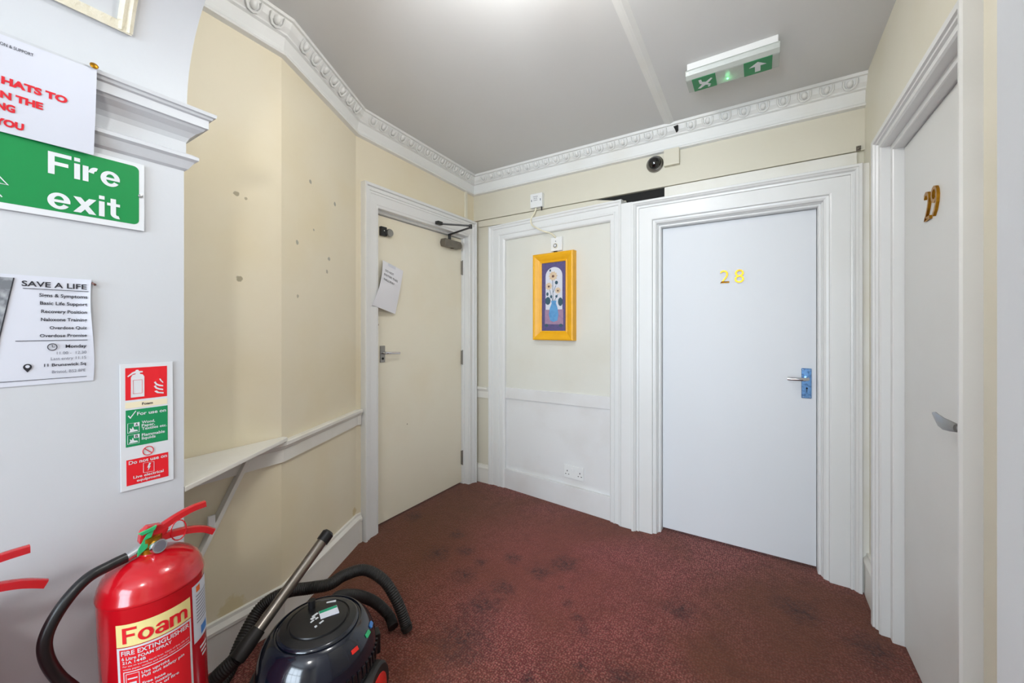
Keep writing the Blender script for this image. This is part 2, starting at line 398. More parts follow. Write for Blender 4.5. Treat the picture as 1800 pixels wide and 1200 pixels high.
fz = lambda x, y, h: (x, y, h)
mb = MB()
mb.prism([(XL,-2.4),(XL,-1.76),(XA,-1.175),(XA,-1.035),(XA-.12,-1.035),(XA-.12,-1.24),(XL-.14,-1.80),(XL-.14,-2.4)], fz, 0, 2.75)
mb.box(XA-.12, XA, -1.035, -0.10, 2.07, 2.75)
mb.box(XA-.12, XA, -0.10, 0.12, 0, 2.75)
wl = mb.build('wall_left', 'cream'); tag(wl, 'stained cream left wall with a canted bend beside the shelf', kind='structure')
mb = MB()
mb.box(XA, .124, 0, 0.12, 0, 2.213); mb.box(.124, 1.23, .065, 0.12, 0, 2.213); mb.box(.124, 1.0, 0, .065, 2.11, 2.213); mb.box(1.23, 1.505, 0.02, 0.12, 0, 2.213); mb.box(1.505, 1.525, 0.02, 0.12, 1.945, 2.213)
mb.box(1.525, 2.297, 0, 0.12, 1.945, 2.213); mb.box(2.297, XR, 0, 0.12, 0, 2.213)
mb.box(XA, XR+.12, -0.02, 0.12, 2.213, 2.75)
wb = mb.build('wall_back', 'cream_back'); tag(wb, 'pale cream back wall above the panelling and door 28', kind='structure')
MB().box(1.0, 1.524, 0.004, 0.02, 2.08, 2.213).build('cavity_back', 'dark', wb, label='black gap in the boarding above the door frame')
MB().prism([(XA+.05,2.160),(1.27,2.120),(1.27,2.166),(1.06,2.207),(XA+.05,2.207)], lambda x, z, h: (x, h, z), -.016, .003).build('cover_strip', 'cream_back', wb)
MB().box(1.519, 2.46, -0.017, 0.0, 2.10, 2.2075).build('cover_strip', 'white_old', wb)
mb = MB()
mb.box(XR, XR+.12, -0.43, 0.12, 0, 2.75); mb.box(XR, XR+.12, -1.235, -0.43, 2.072, 2.75); mb.box(XR, XR+.12, -2.4, -1.235, 0, 2.75)
wr = mb.build('wall_right', 'cream_pale'); tag(wr, 'pale cream right wall around door 29', kind='structure')
# landing behind the camera
mb = MB()
mb.box(-1.2, -1.08, -5.6, -2.6, 0, 2.75); mb.box(4.08, 4.2, -5.6, -2.6, 0, 2.75)
mb.box(-1.2, 0.35, -2.72, -2.60, 0, 2.75); mb.box(2.42, 4.2, -2.72, -2.60, 0, 2.75)
wn = mb.build('wall_landing_sides', 'plain_wall'); tag(wn, 'plain painted landing walls behind the viewer', kind='structure')
mb = MB()
mb.box(-1.2, 0.85, -5.6, -5.5, 0, 2.75); mb.box(2.65, 4.2, -5.6, -5.5, 0, 2.75); mb.box(0.85, 2.65, -5.6, -5.5, 0, 0.28); mb.box(0.85, 2.65, -5.6, -5.5, 2.5, 2.75)
wf = mb.build('wall_landing_front', 'plain_wall'); tag(wf, 'landing wall with the big sash window behind the viewer', kind='structure')
win = thing('window_1', 'tall white sash window lighting the landing', kind='structure')
mb = MB(); fw = lambda x, y, h, i=0: (x, h, y)
mb.sweep([(0.85,0.28),(2.65,0.28),(2.65,2.5),(0.85,2.5)], [(0,-5.6),(0,-5.48),(.06,-5.48),(.06,-5.6)], fw, closed=True)
mb.build('window_frame', 'white', win)
for x in (1.45, 2.05): MB().box(x-.015, x+.015, -5.57, -5.53, .33, 2.45).build('glazing_bar', 'white', win)
MB().box(.90, 2.60, -5.575, -5.525, 1.37, 1.42).build('meeting_rail', 'white', win)
for i in range(3):
    for (a, b) in ((.33, 1.38), (1.41, 2.45)):
        MB().box(.90+i*.57, .90+i*.57+.56, -5.552, -5.548, a, b).build('pane', 'glass', win)

# ------------------------------------------------------------------ arch with its two piers
YF, YN = -2.205, -2.95
PX0, PX1 = 0.58, 2.19
def arch_half():
    pts = []; r = 0.33; z0 = 1.95; x0 = 0.602
    for k in range(15):
        a = math.radians(60*k/14); pts.append((x0+r*(1-math.cos(a)), z0+r*math.sin(a)))
    x1, z1 = pts[-1]; R = (1.385-x1)/math.sin(math.radians(30))
    for k in range(1, 9):
        a = math.radians(60+30*k/8); pts.append((1.385-R*math.cos(a), z1+R*(math.sin(a)-math.sin(math.radians(60)))))
    return pts
AH = arch_half()
AR = AH + [(2.77-x, z) for x, z in reversed(AH[:-1])]
fy = lambda x, z, h: (x, h, z)
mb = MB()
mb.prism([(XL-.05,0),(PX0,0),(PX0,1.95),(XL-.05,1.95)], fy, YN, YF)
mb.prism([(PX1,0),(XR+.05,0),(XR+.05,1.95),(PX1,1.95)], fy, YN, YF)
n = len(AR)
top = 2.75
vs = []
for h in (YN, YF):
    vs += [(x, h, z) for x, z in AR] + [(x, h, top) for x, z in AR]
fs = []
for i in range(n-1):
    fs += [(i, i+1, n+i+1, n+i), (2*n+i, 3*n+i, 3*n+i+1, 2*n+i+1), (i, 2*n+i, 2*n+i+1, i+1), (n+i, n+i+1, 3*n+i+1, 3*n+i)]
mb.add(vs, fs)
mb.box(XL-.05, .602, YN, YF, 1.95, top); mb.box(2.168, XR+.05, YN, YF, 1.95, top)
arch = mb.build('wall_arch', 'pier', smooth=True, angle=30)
tag(arch, 'white painted archway with square piers framing the hallway, notices on its left pier', kind='structure')
CAP = [(0,1.770),(.008,1.776),(.020,1.797),(.028,1.803),(.028,1.812),(.016,1.819),(.004,1.823),(.004,1.855),(.010,1.868),(.022,1.882),(.036,1.893),(.040,1.899),(.046,1.901),(.046,1.925),(.052,1.928),(.055,1.934),(.060,1.936),(.062,1.945),(.022,1.958),(0,1.958)]
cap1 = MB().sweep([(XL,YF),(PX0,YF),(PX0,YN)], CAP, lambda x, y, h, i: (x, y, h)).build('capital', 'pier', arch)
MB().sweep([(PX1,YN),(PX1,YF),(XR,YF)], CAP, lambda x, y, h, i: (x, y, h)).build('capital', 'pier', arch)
# raised ornamental panel border on the curved soffit
def soffit(a, off=0.0):
    """point on the soffit at arc length a from the left springing"""
    acc = 0
    for i in range(len(AR)-1):
        d = math.dist(AR[i], AR[i+1])
        if acc+d >= a or i == len(AR)-2:
            t = (a-acc)/d; x = AR[i][0]+(AR[i+1][0]-AR[i][0])*t; z = AR[i][1]+(AR[i+1][1]-AR[i][1])*t
            nx, nz = (AR[i+1][1]-AR[i][1])/d, -(AR[i+1][0]-AR[i][0])/d
            return (x+nx*off, z+nz*off)
        acc += d
LT = sum(math.dist(AR[i], AR[i+1]) for i in range(len(AR)-1))
A0 = 0.127
def strip(name, a0, a1, y0, y1, h, m, na, parent):
    mb = MB(); vs = []; fs = []
    for k in range(na+1):
        a = a0+(a1-a0)*k/na
        for (o, y) in ((-.002, y0), (h*.7, y0), (h, y0+(y1-y0)*.25), (h*.6, y0+(y1-y0)*.5), (h, y0+(y1-y0)*.75), (h*.7, y1), (-.002, y1)):
            x, z = soffit(a, o); vs.append((x, y, z))
    for k in range(na):
        for j in range(6): fs.append((k*7+j, k*7+j+1, (k+1)*7+j+1, (k+1)*7+j))
    fs.append(tuple(range(7))); fs.append(tuple(na*7+j for j in range(7)))
    return mb.add(vs, fs).build(name, m, parent, smooth=True)
strip('panel_moulding', A0, A0+.024, -2.85, -2.333, .012, 'gold_mould', 2, arch)
strip('panel_moulding', LT-A0-.028, LT-A0, -2.85, -2.333, .012, 'gold_mould', 2, arch)
strip('panel_moulding', A0+.004, LT-A0-.004, -2.361, -2.331, .012, 'gold_mould', 60, arch)
strip('panel_moulding', A0+.004, LT-A0-.004, -2.85, -2.82, .012, 'gold_mould', 60, arch)

# ------------------------------------------------------------------ cornice with egg ornaments
CPROF = [(0,-.150),(.024,-.146),(.028,-.139),(.024,-.132),(.012,-.129),(.013,-.110),(.020,-.068),(.032,-.063),(.033,-.056),
         (.037,-.052),(.050,-.040),(.058,-.022),(.060,-.014),(.070,-.012),(.074,.004),(0,.004)]
mb = MB()
mb.sweep(CORN, [(-d, h) for d, h in CPROF], lambda x, y, h, i: (x, y, ceil_z(CORN[i][1])+h))
cor = mb.build('trim_1', 'plaster')
tag(cor, 'white plaster cornice with egg ornaments running under the ceiling', kind='structure')
em = MB()
for j in range(5):                      # half egg (6 x 5 grid)
    pass
vs = []; fs = []
for j in range(6):
    th = PI*j/5
    for k in range(6):
        ph = PI*k/5
        vs.append((0.0145*math.sin(th)*math.cos(ph), 0.013*math.sin(th)*math.sin(ph), 0.019*math.cos(th)))
for j in range(5):
    for k in range(5): fs.append((j*6+k, j*6+k+1, (j+1)*6+k+1, (j+1)*6+k))
em.add(vs, fs)
rim = [(-.026,.020),(-.026,-.004),(-.017,-.021),(0,-.027),(.017,-.021),(.026,-.004),(.026,.020)]
em.tube([(x, .004, z) for x, z in rim], .0055, 5)
egg0 = em.build('egg_ornament', 'plaster', cor, smooth=True)
cnt = 0
def eggs(a, b, n_):
    global cnt
    d = (Vector(b)-Vector(a)); L = d.length; t = d/L; nn = Vector((t.y, -t.x))
    for k in range(n_):
        q = Vector(a)+t*L*(k+.5)/n_ + nn*0.053
        o = egg0 if cnt == 0 else egg0.copy()
        if cnt: COL.objects.link(o)
        cnt += 1
        X = Vector((t.x, t.y, 0)); Yd = Vector((nn.x, nn.y, -0.75)).normalized(); Zd = X.cross(Yd)
        if Zd.z < 0: X = -X; Zd = X.cross(Yd)
        R = Matrix((X, Yd, Zd)).transposed().to_4x4()
        o.parent = cor; o.matrix_local = Matrix.Translation((q.x, q.y, ceil_z(q.y)-.036)) @ R
eggs(CORN[0], CORN[1], 5); eggs((XL-.022, -1.716), (XA+.022, -1.219), 7); eggs((XA, -1.13), (XA, -.12), 13); eggs((XA+.10, -.02), (1.555, -.02), 18); eggs((1.635, -.02), (XR-.02, -.02), 9)
mb = MB().add([(1.586,-.094,2.548),(1.612,-.094,2.552),(1.610,-.092,2.530),(1.598,-.092,2.522),(1.586,-.06,2.55),(1.612,-.06,2.555),(1.61,-.06,2.53),(1.598,-.06,2.52)],
              [(0,1,2,3),(4,7,6,5),(0,4,5,1),(1,5,6,2),(2,6,7,3),(3,7,4,0)])
mb.build('broken_hole', 'dark', cor, label='black hole where a piece of the cornice broke off')

# dado rails and baseboards
def rail(name, path, prof, m, label, kind='structure'):
    o = MB().sweep(path, [(-d, h) for d, h in prof], lambda x, y, h, i: (x, y, h)).build(name, m)
    return tag(o, label, kind=kind)
DADO = [(0,.715),(.012,.715),(.014,.770),(.018,.775),(.022,.786),(.030,.790),(.030,.804),(.022,.808),(0,.808)]
SKIRT = [(0,0),(.020,0),(.020,.130),(.024,.134),(.024,.146),(.012,.162),(.010,.174),(0,.176)]
LP = [(XL, -2.205), (XL, -1.76), (XA, -1.175), (XA, -1.145)]
rail('trim_2', LP, DADO, 'white_old', 'cream-white dado rail along the left wall beside the corner shelf')
rail('baseboard_left', LP, SKIRT, 'white_old', 'scuffed white baseboard along the left wall behind the vacuum cleaner')
rail('trim_3', [(XA, -.035), (XA, 0), (.12, 0)], DADO, 'white_old', 'short dado rail piece in the far corner beside the cream door')
rail('baseboard_corner', [(XA, -.035), (XA, 0), (.12, 0)], [(d*.7, h*.86) for d, h in SKIRT], 'white_old', 'short white baseboard in the far corner beside the cream door')
rail('baseboard_right', [(XR, -.02), (XR, -.36)], [(d*1.05, h*1.15) for d, h in SKIRT], 'white_old', 'short white baseboard between doors 28 and 29')
rail('baseboard_pier', [(XR, -1.31), (XR, -2.21)], [(d*1.05, h*1.15) for d, h in SKIRT], 'white_old', 'white baseboard between door 29 and the right pier')
# vertical cable strip and wall-corner strip
tag(MB().box(XA, XA+.012, -.145, -.118, 2.19, 2.45).build('cable_trunking', 'cream_pale'), 'thin cream cable trunking above the right end of the cream door frame', 'trunking')

# ------------------------------------------------------------------ cream door (left) with frame
fA = lambda y, z, h, i=0: (XA+h, y, z)          # h = towards the room
t = thing('trim_4', 'white moulded frame around the cream door', kind='structure')
AP = [(0,-.07),(0,.018),(.10,.020),(.14,.024),(.55,.026),(.58,.030),(.66,.030),(.68,.036),(.80,.038),(.83,.034),(.86,.046),(.97,.048),(1.0,.040),(1.0,-.01)]
MB().sweep([(-1.025,0),(-1.025,2.065),(-.112,2.065),(-.112,0)], AP, fA, scale=[.115,.135,.080]).build('architrave', 'white', t)
MB().sweep([(-.995,0),(-.995,2.05),(-.122,2.05),(-.122,0)], [(0,-.12),(0,-.030),(.006,-.024),(.035,-.024),(.035,-.12)], fA).build('door_lining', 'white', t)
d1 = thing('door_1', 'cream flush door in the left wall with a paper notice and an overhead closer', kind='structure')
MB().box(-.125, -.080, -.9935, -.1235, .012, 2.045).build('door_leaf', 'door_cream', d1, bevel=.002)
for z in (.16, 1.0, 1.75):
    h = MB().box(-.082, -.064, -.131, -.115, z, z+.115).build('hinge', 'steel', d1, bevel=.003)
    MB().tube([(-.066,-.121,z-.004),(-.066,-.121,z+.12)], .005, 8).build('hinge_pin', 'steel', h, smooth=True)
# night latch
lt = MB().box(-.082, -.060, -.962, -.915, 1.912, 1.972).build('night_latch', 'black', d1, bevel=.003)
MB().lathe([(.026,0),(.027,.01),(.024,.016),(.008,.018)], (-.062,-.897,1.938), 24, (1,0,0)).build('latch_knob', 'steel', d1, smooth=True)
MB().lathe([(.005,0),(.004,.004)], (-.060,-.94,1.945), 10, (1,0,0)).build('screw', 'chrome', lt)
# lever handle
pl = MB().box(-.082, -.074, -.958, -.918, 1.075, 1.185).build('handle_plate', 'steel', d1, bevel=.003)
MB().tube(smooth_path([(-.076,-.938,1.138),(-.035,-.938,1.138),(-.028,-.925,1.138),(-.026,-.88,1.136),(-.027,-.835,1.134)], 5), [.009]*6+[.008]*15, 10).build('lever', 'chrome', d1, smooth=True)
MB().lathe([(.008,0),(.008,.003)], (-.075,-.938,1.10), 12, (1,0,0)).build('keyhole', 'dark', pl)
# closer
cl = MB().prism([(-.375,1.945),(-.385,1.975),(-.375,2.005),(-.19,2.005),(-.175,1.985),(-.175,1.96),(-.19,1.945)], lambda y, z, h: (h, y, z), -.080, -.028).build('door_closer', 'closer', d1, bevel=.006)
MB().lathe([(.018,-.02),(.018,0),(.012,.004)], (-.054,-.27,1.945), 14, (0,0,-1)).build('adjuster_cap', 'black', cl, smooth=True)
MB().tube([(-.054,-.30,2.005),(-.054,-.30,2.052)], .012, 12).build('spindle', 'black', cl, smooth=True)
MB().box(-.054-.012, .235, -.312, -.295, 2.046, 2.056).v
def bar(a, b, wd, th):
    a = Vector(a); b = Vector(b); d = (b-a); d.z = 0; d.normalize(); s = Vector((-d.y, d.x, 0))*wd/2; u = Vector((0,0,th/2))
    P = [a-s-u, b-s-u, b+s-u, a+s-u, a-s+u, b-s+u, b+s+u, a+s+u]
    return MB().add(P, [(0,3,2,1),(4,5,6,7),(0,1,5,4),(1,2,6,5),(2,3,7,6),(3,0,4,7)])
bar((-.06,-.30,2.048), (.19,-.345,2.060), .016, .010).build('arm', 'black', cl, bevel=.002)
bar((.20,-.350,2.072), (.025,-.50,2.078), .018, .010).build('arm', 'black', cl, bevel=.002)
MB().lathe([(.013,0),(.013,.03)], (.195,-.347,2.052), 14).build('elbow_joint', 'black', cl, smooth=True)
MB().box(.012, .045, -.535, -.485, 2.068, 2.092).build('arm_bracket', 'black', cl, bevel=.003)
# paper notice
def fN(x, y, o=0.0):
    """unit notice coordinates: x 0..1 across, y 0..1 up"""
    TL, TR, BR, BL = (Vector(q) for q in ((-.076,-.937,1.753), (-.076,-.761,1.703), (-.055,-.850,1.397), (.006,-1.084,1.445)))
    p = (BL*(1-x)+BR*x)*(1-y)+(TL*(1-x)+TR*x)*y
    return (p.x+o+.004*math.sin(PI*y)+.024*math.sin(PI*y)*(1-x), p.y, p.z)
nt_ = thing('paper_notice', 'white handwritten paper taped crooked to the cream door', 'notice')
mb = MB(); vs = []; fs = []
for j in range(9):
    for i in range(7): vs.append(fN(i/6, j/8))
for j in range(8):
    for i in range(6): fs.append((j*7+i, j*7+i+1, (j+1)*7+i+1, (j+1)*7+i))
mb.add(vs, fs); mb.add([(p[0]-.0006, p[1], p[2]) for p in vs], [tuple(reversed(q)) for q in fs]); mb.build('paper_sheet', 'notice_paper', nt_, smooth=True)
for s_, x0, x1, y0 in (('DO NOT', .14, .56, .775), ('ENTER THIS', .10, .80, .675), ('HALLWAY', .12, .66, .575)):
    text(s_, x0, x1, y0, .045, 0, lambda x, y: fN(x, y, .0015), 'ink', nt_)
MB().poly([fN(.25,.93,.001), fN(.62,.93,.001), fN(.62,1.0,.001), fN(.25,1.0,.001)]).build('adhesive_tape', 'p_white', nt_)

# ------------------------------------------------------------------ panelled section on the back wall (slightly turned)
p0 = Vector((.12, 0, 0)); e_ = Vector((1.156, -.104, 0)).normalized(); m_ = Vector((-.0896, -.996, 0)).normalized()
def fp(s, z, h, i=0): q = p0+e_*s+m_*h; return (q.x, q.y, z)
pn = thing('trim_5', 'white framed wall panel with a dado strip holding the yellow framed picture', kind='structure')
FPR = [(0,-.034),(0,-.012),(.06,-.004),(.12,-.002),(.30,-.002),(.33,.004),(.42,.005),(.45,0),(.72,0),(.75,.007),(.86,.010),(.90,.016),(.98,.016),(1,.010),(1,-.10)]
MB().sweep([(.158,0),(.158,2.022),(1.066,2.022),(1.066,0)], FPR, fp, scale=[.158,.128,.088]).build('panel_frame', 'white', pn)
def pbox(s0, s1, z0, z1, h0, h1, mb=None):
    mb = mb or MB()
    return mb.prism([(s0,z0),(s1,z0),(s1,z1),(s0,z1)], fp, h0, h1)
pbox(.12, 1.10, .79, 2.06, -.06, -.030).build('upper_panel', 'panel', pn)
pbox(.12, 1.10, 0, .79, -.06, -.031).build('lower_panel', 'panel_low', pn)
MB().prism([(.15,.728),(1.075,.750),(1.075,.836),(.15,.816)], fp, -.034, -.020).build('dado_strip', 'panel_low', pn, bevel=.003)
MB().prism([(.15,0),(1.075,0),(1.075,.160),(.15,.158)], fp, -.034, -.010).build('base_strip', 'panel_low', pn, bevel=.003)
tag(MB().box(1.268, 1.342, -.122, 0, 0, 2.118).build('trim_6', 'white', bevel=.004), 'narrow white post between the wall panel and the frame of door 28', kind='structure')

# ------------------------------------------------------------------ door 28 with deep surround
fB = lambda x, z, h, i=0: (x, -h, z)
s28 = thing('trim_7', 'deep white stepped surround framing door 28', kind='structure')
SP = [(0,-.05),(0,.050),(.004,.056),(.012,.056),(.014,.066),(.018,.070),(.020,.088),(.030,.094),(.040,.096),(.043,.108),(.050,.110),
      (.122,.112),(.124,.120),(.131,.121),(.133,.116),(.136,.117),(.142,.128),(.150,.134),(.152,.139),(.164,.139),(.167,.132),(.167,-.005)]
MB().sweep([(1.505,0),(1.505,1.945),(2.297,1.945),(2.297,0)], SP, fB).build('door_surround', 'white', s28)
MB().box(2.460, XR, -.118, 0, 0, 2.112).build('filler_strip', 'white_old', s28)
d2 = thing('door_2', 'white flush door numbered 28 in the back wall', kind='structure')
MB().box(1.507, 2.295, -.012, .032, .016, 1.943).build('door_leaf', 'door_white', d2, bevel=.002)
def fD(x, z): return (x, -.0165, z)
def numeral(ch, x0, x1, z0, z1, fn_front, thick, m, parent):
    vs, fs = text_data(ch, -0.3); a = min(v[0] for v in vs); b = max(v[0] for v in vs); c = min(v[1] for v in vs); d = max(v[1] for v in vs)
    P = [(x0+(v[0]-a)/(b-a)*(x1-x0), z0+(v[1]-c)/(d-c)*(z1-z0)) for v in vs]
    me = MB().add([fn_front(x, z, 0) for x, z in P], fs)
    o = me.build('numeral', m, parent)
    so = o.modifiers.new('depth', 'SOLIDIFY'); so.thickness = thick; so.offset = 0
    return o
numeral('2', 1.836, 1.884, 1.571, 1.647, lambda x, z, h: (x, -.0165, z), .008, 'brass', d2)
numeral('8', 1.911, 1.960, 1.568, 1.646, lambda x, z, h: (x, -.0165, z), .008, 'brass', d2)
hp = MB().box(2.229, 2.274, -.020, -.012, .920, 1.083).build('handle_plate', 'chrome_blue', d2, bevel=.003, label='chrome plate under blue protective film')
MB().tube(smooth_path([(2.252,-.018,1.028),(2.252,-.050,1.028),(2.246,-.062,1.027),(2.225,-.066,1.026),(2.165,-.064,1.026)], 5), [.011]*7+[.0095]*14, 12).build('lever', 'chrome', d2, smooth=True)
MB().lathe([(.014,0),(.013,.012)], (2.252,-.020,1.028), 16, (0,-1,0)).build('lever_rose', 'chrome_blue', d2, smooth=True)
MB().prism(circle(2.253,.975,.0045,.0045,10)+[], lambda x, z, h: (x, h, z), -.0205, -.0212).build('keyhole', 'dark', hp)
MB().box(2.2515, 2.2545, -.0212, -.0205, .955, .975).build('keyhole', 'dark', hp)
for x, z in ((2.236,1.075),(2.266,1.075),(2.237,.928),(2.267,.928)):
    MB().lathe([(.003,0),(.002,.0015)], (x,-.020,z), 8, (0,-1,0)).build('screw', 'chrome', hp)

# ------------------------------------------------------------------ door 29 in the right wall
fC = lambda y, z, h, i=0: (XR-h, y, z)
s29 = thing('trim_8', 'white moulded frame around door 29', kind='structure')
CP = [(0,-.014),(0,.018),(.08,.024),(.16,.024),(.20,.020),(.45,.022),(.50,.030),(.62,.031),(.66,.038),(.95,.040),(1,.034),(1,-.01)]
MB().sweep([(-.432,0),(-.432,2.066),(-1.213,2.066),(-1.213,0)], [(-d, h) for d, h in CP], fC, scale=[.068,.052,.052]).build('architrave', 'white', s29)
MB().sweep([(-.462,0),(-.462,2.040),(-1.20,2.040),(-1.20,0)], [(0,-.12),(0,-.014),(-.002,-.010),(-.05,-.010),(-.05,-.12)], fC).build('door_lining', 'white', s29)
d3 = thing('door_3', 'off-white flush door numbered 29 in the right wall', kind='structure')
MB().box(2.535, 2.580, -1.198, -.464, .010, 2.036).build('door_leaf', 'door_grey', d3, bevel=.002)
fE = lambda y, z, h: (2.531, -y, z)
numeral('2', .715, .768, 1.677, 1.778, fE, .008, 'brass', d3)
numeral('9', .780, .835, 1.677, 1.778, fE, .008, 'brass', d3)
MB().lathe([(.024,0),(.022,.006),(.012,.010),(.011,.05)], (2.535,-1.120,1.030), 20, (-1,0,0)).build('handle_rose', 'chrome', d3, smooth=True)
lev = MB(); vs = []; fs = []
LPTS = [(2.486,-1.13,1.030,.012,.008),(2.480,-1.11,1.030,.015,.008),(2.477,-1.07,1.0285,.018,.006),(2.478,-1.03,1.031,.018,.005),(2.481,-.995,1.037,.013,.004),(2.484,-.965,1.040,.004,.003)]
for (x, y, z, hz, hx) in LPTS:
    for k in range(10):
        a = 2*PI*k/10; vs.append((x+hx*math.cos(a), y, z+hz*math.sin(a)))
for i in range(len(LPTS)-1):
    for k in range(10): fs.append((i*10+k, i*10+(k+1) % 10, (i+1)*10+(k+1) % 10, (i+1)*10+k))
fs += [tuple(range(10)), tuple(50+k for k in range(10))]
lev.add(vs, fs).build('lever', 'steel', d3, smooth=True)

# ------------------------------------------------------------------ corner shelf and its brace
sh = thing('corner_shelf', 'cream-white wooden corner shelf between the left wall and the pier', 'shelf')
MB().prism([(XL+.002,-2.203),(.5795,-2.203),(.312,-1.778),(.290,-1.748),(XL+.002,-1.755)], fz, .809, .825).build('shelf_board', 'white_old', sh, bevel=.003)
br = MB()
A_ = Vector((0,-1.885,.806)); B_ = Vector((0,-2.115,.36)); dd = (B_-A_).normalized(); nn_ = Vector((0, dd.z, -dd.y))*.008
mbp = [A_+nn_, B_+nn_, B_-nn_, A_-nn_]
br.prism([(q.y, q.z) for q in mbp], lambda y, z, h: (h, y, z), XL+.001, XL+.034)
br.build('brace', 'white_old', sh, bevel=.002)
MB().box(XL+.034, XL+.044, -2.046, -2.022, .545, .600).build('cleat', 'white', sh, bevel=.003)

# ------------------------------------------------------------------ things on the back wall
def pthing(name, label, cat): return thing(name, label, cat)
HP = -.030
pic = thing('framed_picture', 'narrow picture of flowers in a blue vase in an ochre yellow frame', 'picture')
MB().sweep([(.527,1.282),(.733,1.282),(.733,1.790),(.527,1.790)], [(0,-.03),(0,.006),(-.008,.010),(-.014,.008),(-.030,.018),(-.050,.026),(-.060,.028),(-.068,.024),(-.070,.016),(-.070,-.028)], lambda s, z, h, i=0: fp(s, z, h+.0), closed=True).build('frame', 'gold_frame', pic)
pbox(.52, .74, 1.275, 1.797, -.026, .000).build('backing', 'purple', pic)
def pshape(poly, h, m, name): return MB().prism(poly, fp, h-.0003, h+.0003).build(name, m, pic)
S0, S1, Z0, Z1 = .527, .733, 1.282, 1.790
def pp(x, y): return (S0+(S1-S0)*x, Z0+(Z1-Z0)*y)
pshape([pp(.16,.29), pp(.86,.29), pp(.86,.80)]+[pp(.51+.35*math.cos(PI*k/12), .80+.13*math.sin(PI*k/12)) for k in range(1, 12)]+[pp(.16,.80)], .0012, 'p_white', 'painted_arch')
pshape([pp(.13,.10), pp(.90,.09), pp(.90,.31), pp(.13,.31)], .0014, 'p_pink', 'painted_table')
pshape([pp(x, y) for x, y in ((.36,.15),(.50,.13),(.66,.15),(.70,.24),(.66,.34),(.60,.40),(.62,.44),(.40,.44),(.42,.40),(.34,.33),(.30,.24))], .0022, 'p_blue', 'painted_vase')
for (a, b) in (((.46,.78),(.48,.42)), ((.34,.60),(.46,.44)), ((.68,.53),(.54,.44)), ((.60,.66),(.48,.56))):
    A2 = Vector(pp(*a)); B2 = Vector(pp(*b)); d_ = (B2-A2).normalized(); s2 = Vector((-d_.y, d_.x))*.0018
    pshape([tuple(A2+s2), tuple(A2-s2), tuple(B2-s2), tuple(B2+s2)], .0018, 'p_leaf', 'painted_stem')
for (x, y, r) in ((.48,.80,.040), (.30,.655,.032), (.68,.585,.027)):
    cx, cz = pp(x, y)
    pshape([(cx+r*(1.0 if k % 2 == 0 else .72)*math.cos(2*PI*k/20), cz+r*.95*(1.0 if k % 2 == 0 else .72)*math.sin(2*PI*k/20)) for k in range(20)], .0026, 'p_petal', 'painted_flower')
    pshape(circle(cx, cz-.002, r*.28, r*.25, 10), .0032, 'p_core', 'painted_flower_centre')
for (x, y, rx, ry) in ((.26,.44,.024,.030), (.78,.42,.020,.032), (.24,.54,.010,.014), (.62,.70,.013,.014), (.36,.885,.007,.009), (.40,.50,.010,.012), (.62,.50,.010,.010), (.20,.08,.014,.012), (.80,.08,.016,.012)):
    cx, cz = pp(x, y); pshape(circle(cx, cz, rx, ry, 10), .0024, 'p_leaf', 'painted_leaf')

cp = thing('call_point', 'square white wall button plate just above the yellow framed picture', 'switch')
pbox(.600, .694, 1.874, 1.976, HP, HP+.022).build('plate', 'plastic', cp, bevel=.004)
def plathe(prof, s, z, h, n=24):
    q = fp(s, z, h); return MB().lathe(prof, q, n, tuple(m_))
plathe([(.019,0),(.019,.006),(.014,.008)], .642, 1.912, HP+.022).build('button_ring', 'plastic_cream', cp, smooth=True)
plathe([(.015,.0),(.015,.0085),(.010,.010)], .642, 1.912, HP+.022).build('button', 'ink_grey', cp, smooth=True)
plathe([(.009,.0),(.009,.0105),(.006,.012)], .642, 1.912, HP+.022).build('button_centre', 'plastic', cp, smooth=True)
plathe([(.003,0),(.003,.002)], .642, 1.945, HP+.022).build('indicator', 'dark', cp)
pbox(.622, .646, 1.862, 1.876, HP, HP+.02).build('connector', 'black', cp, bevel=.002)

so = thing('wall_socket', 'white double power socket low on the wall panel', 'socket')
pbox(.704, .862, .212, .306, HP, HP+.009).build('plate', 'plastic', so, bevel=.003)
for sx in (.732, .834):
    for (dx, dz, wd, hh) in ((0,.013,.006,.010), (-.012,-.010,.008,.005), (.012,-.010,.008,.005)):
        pbox(sx+dx-wd/2, sx+dx+wd/2, .250+dz-hh/2, .250+dz+hh/2, HP+.0085, HP+.0098).build('pin_hole', 'dark', so)
for sx in (.772, .794): pbox(sx-.008, sx+.008, .270, .288, HP+.009, HP+.013).build('rocker_switch', 'plastic', so, bevel=.002)

al = thing('alarm_box', 'small white electronic box with a dangling wire above the wall panel', 'alarm')
MB().box(.548, .650, -.058, -.020, 2.222, 2.328).build('case', 'plastic', al, bevel=.004)
for j, (a, b) in enumerate(((.575,.612),(.578,.608),(.580,.610))):
    text(('FIRE', 'ALARM', 'RELAY')[j] if False else 'IIIII', a, b, 2.300-.014*j, .008, .3, lambda x, z: (x, -.0586, z), 'ink_grey', al, 'printed_mark')
for x in (.560, .636): MB().box(x-.003, x+.003, -.0592, -.058, 2.268, 2.284).build('vent_slot', 'ink_grey', al)
MB().tube([(.640,-.045,2.224),(.640,-.045,2.196)], .005, 8).build('cable_gland', 'ink', al, smooth=True)
q1 = fp(.636, 1.985, .01)
MB().tube(smooth_path([(.590,-.040,2.225),(.578,-.040,2.19),(.556,-.058,2.14),(.570,-.072,2.09),(.62,-.076,2.055),(.675,-.072,2.025),(q1[0]-.03,-.066,2.008),(q1[0],q1[1],1.985),fp(.640,1.972,-.012)], 6), .0055, 8).build('cable', 'plastic_cream', al, smooth=True)

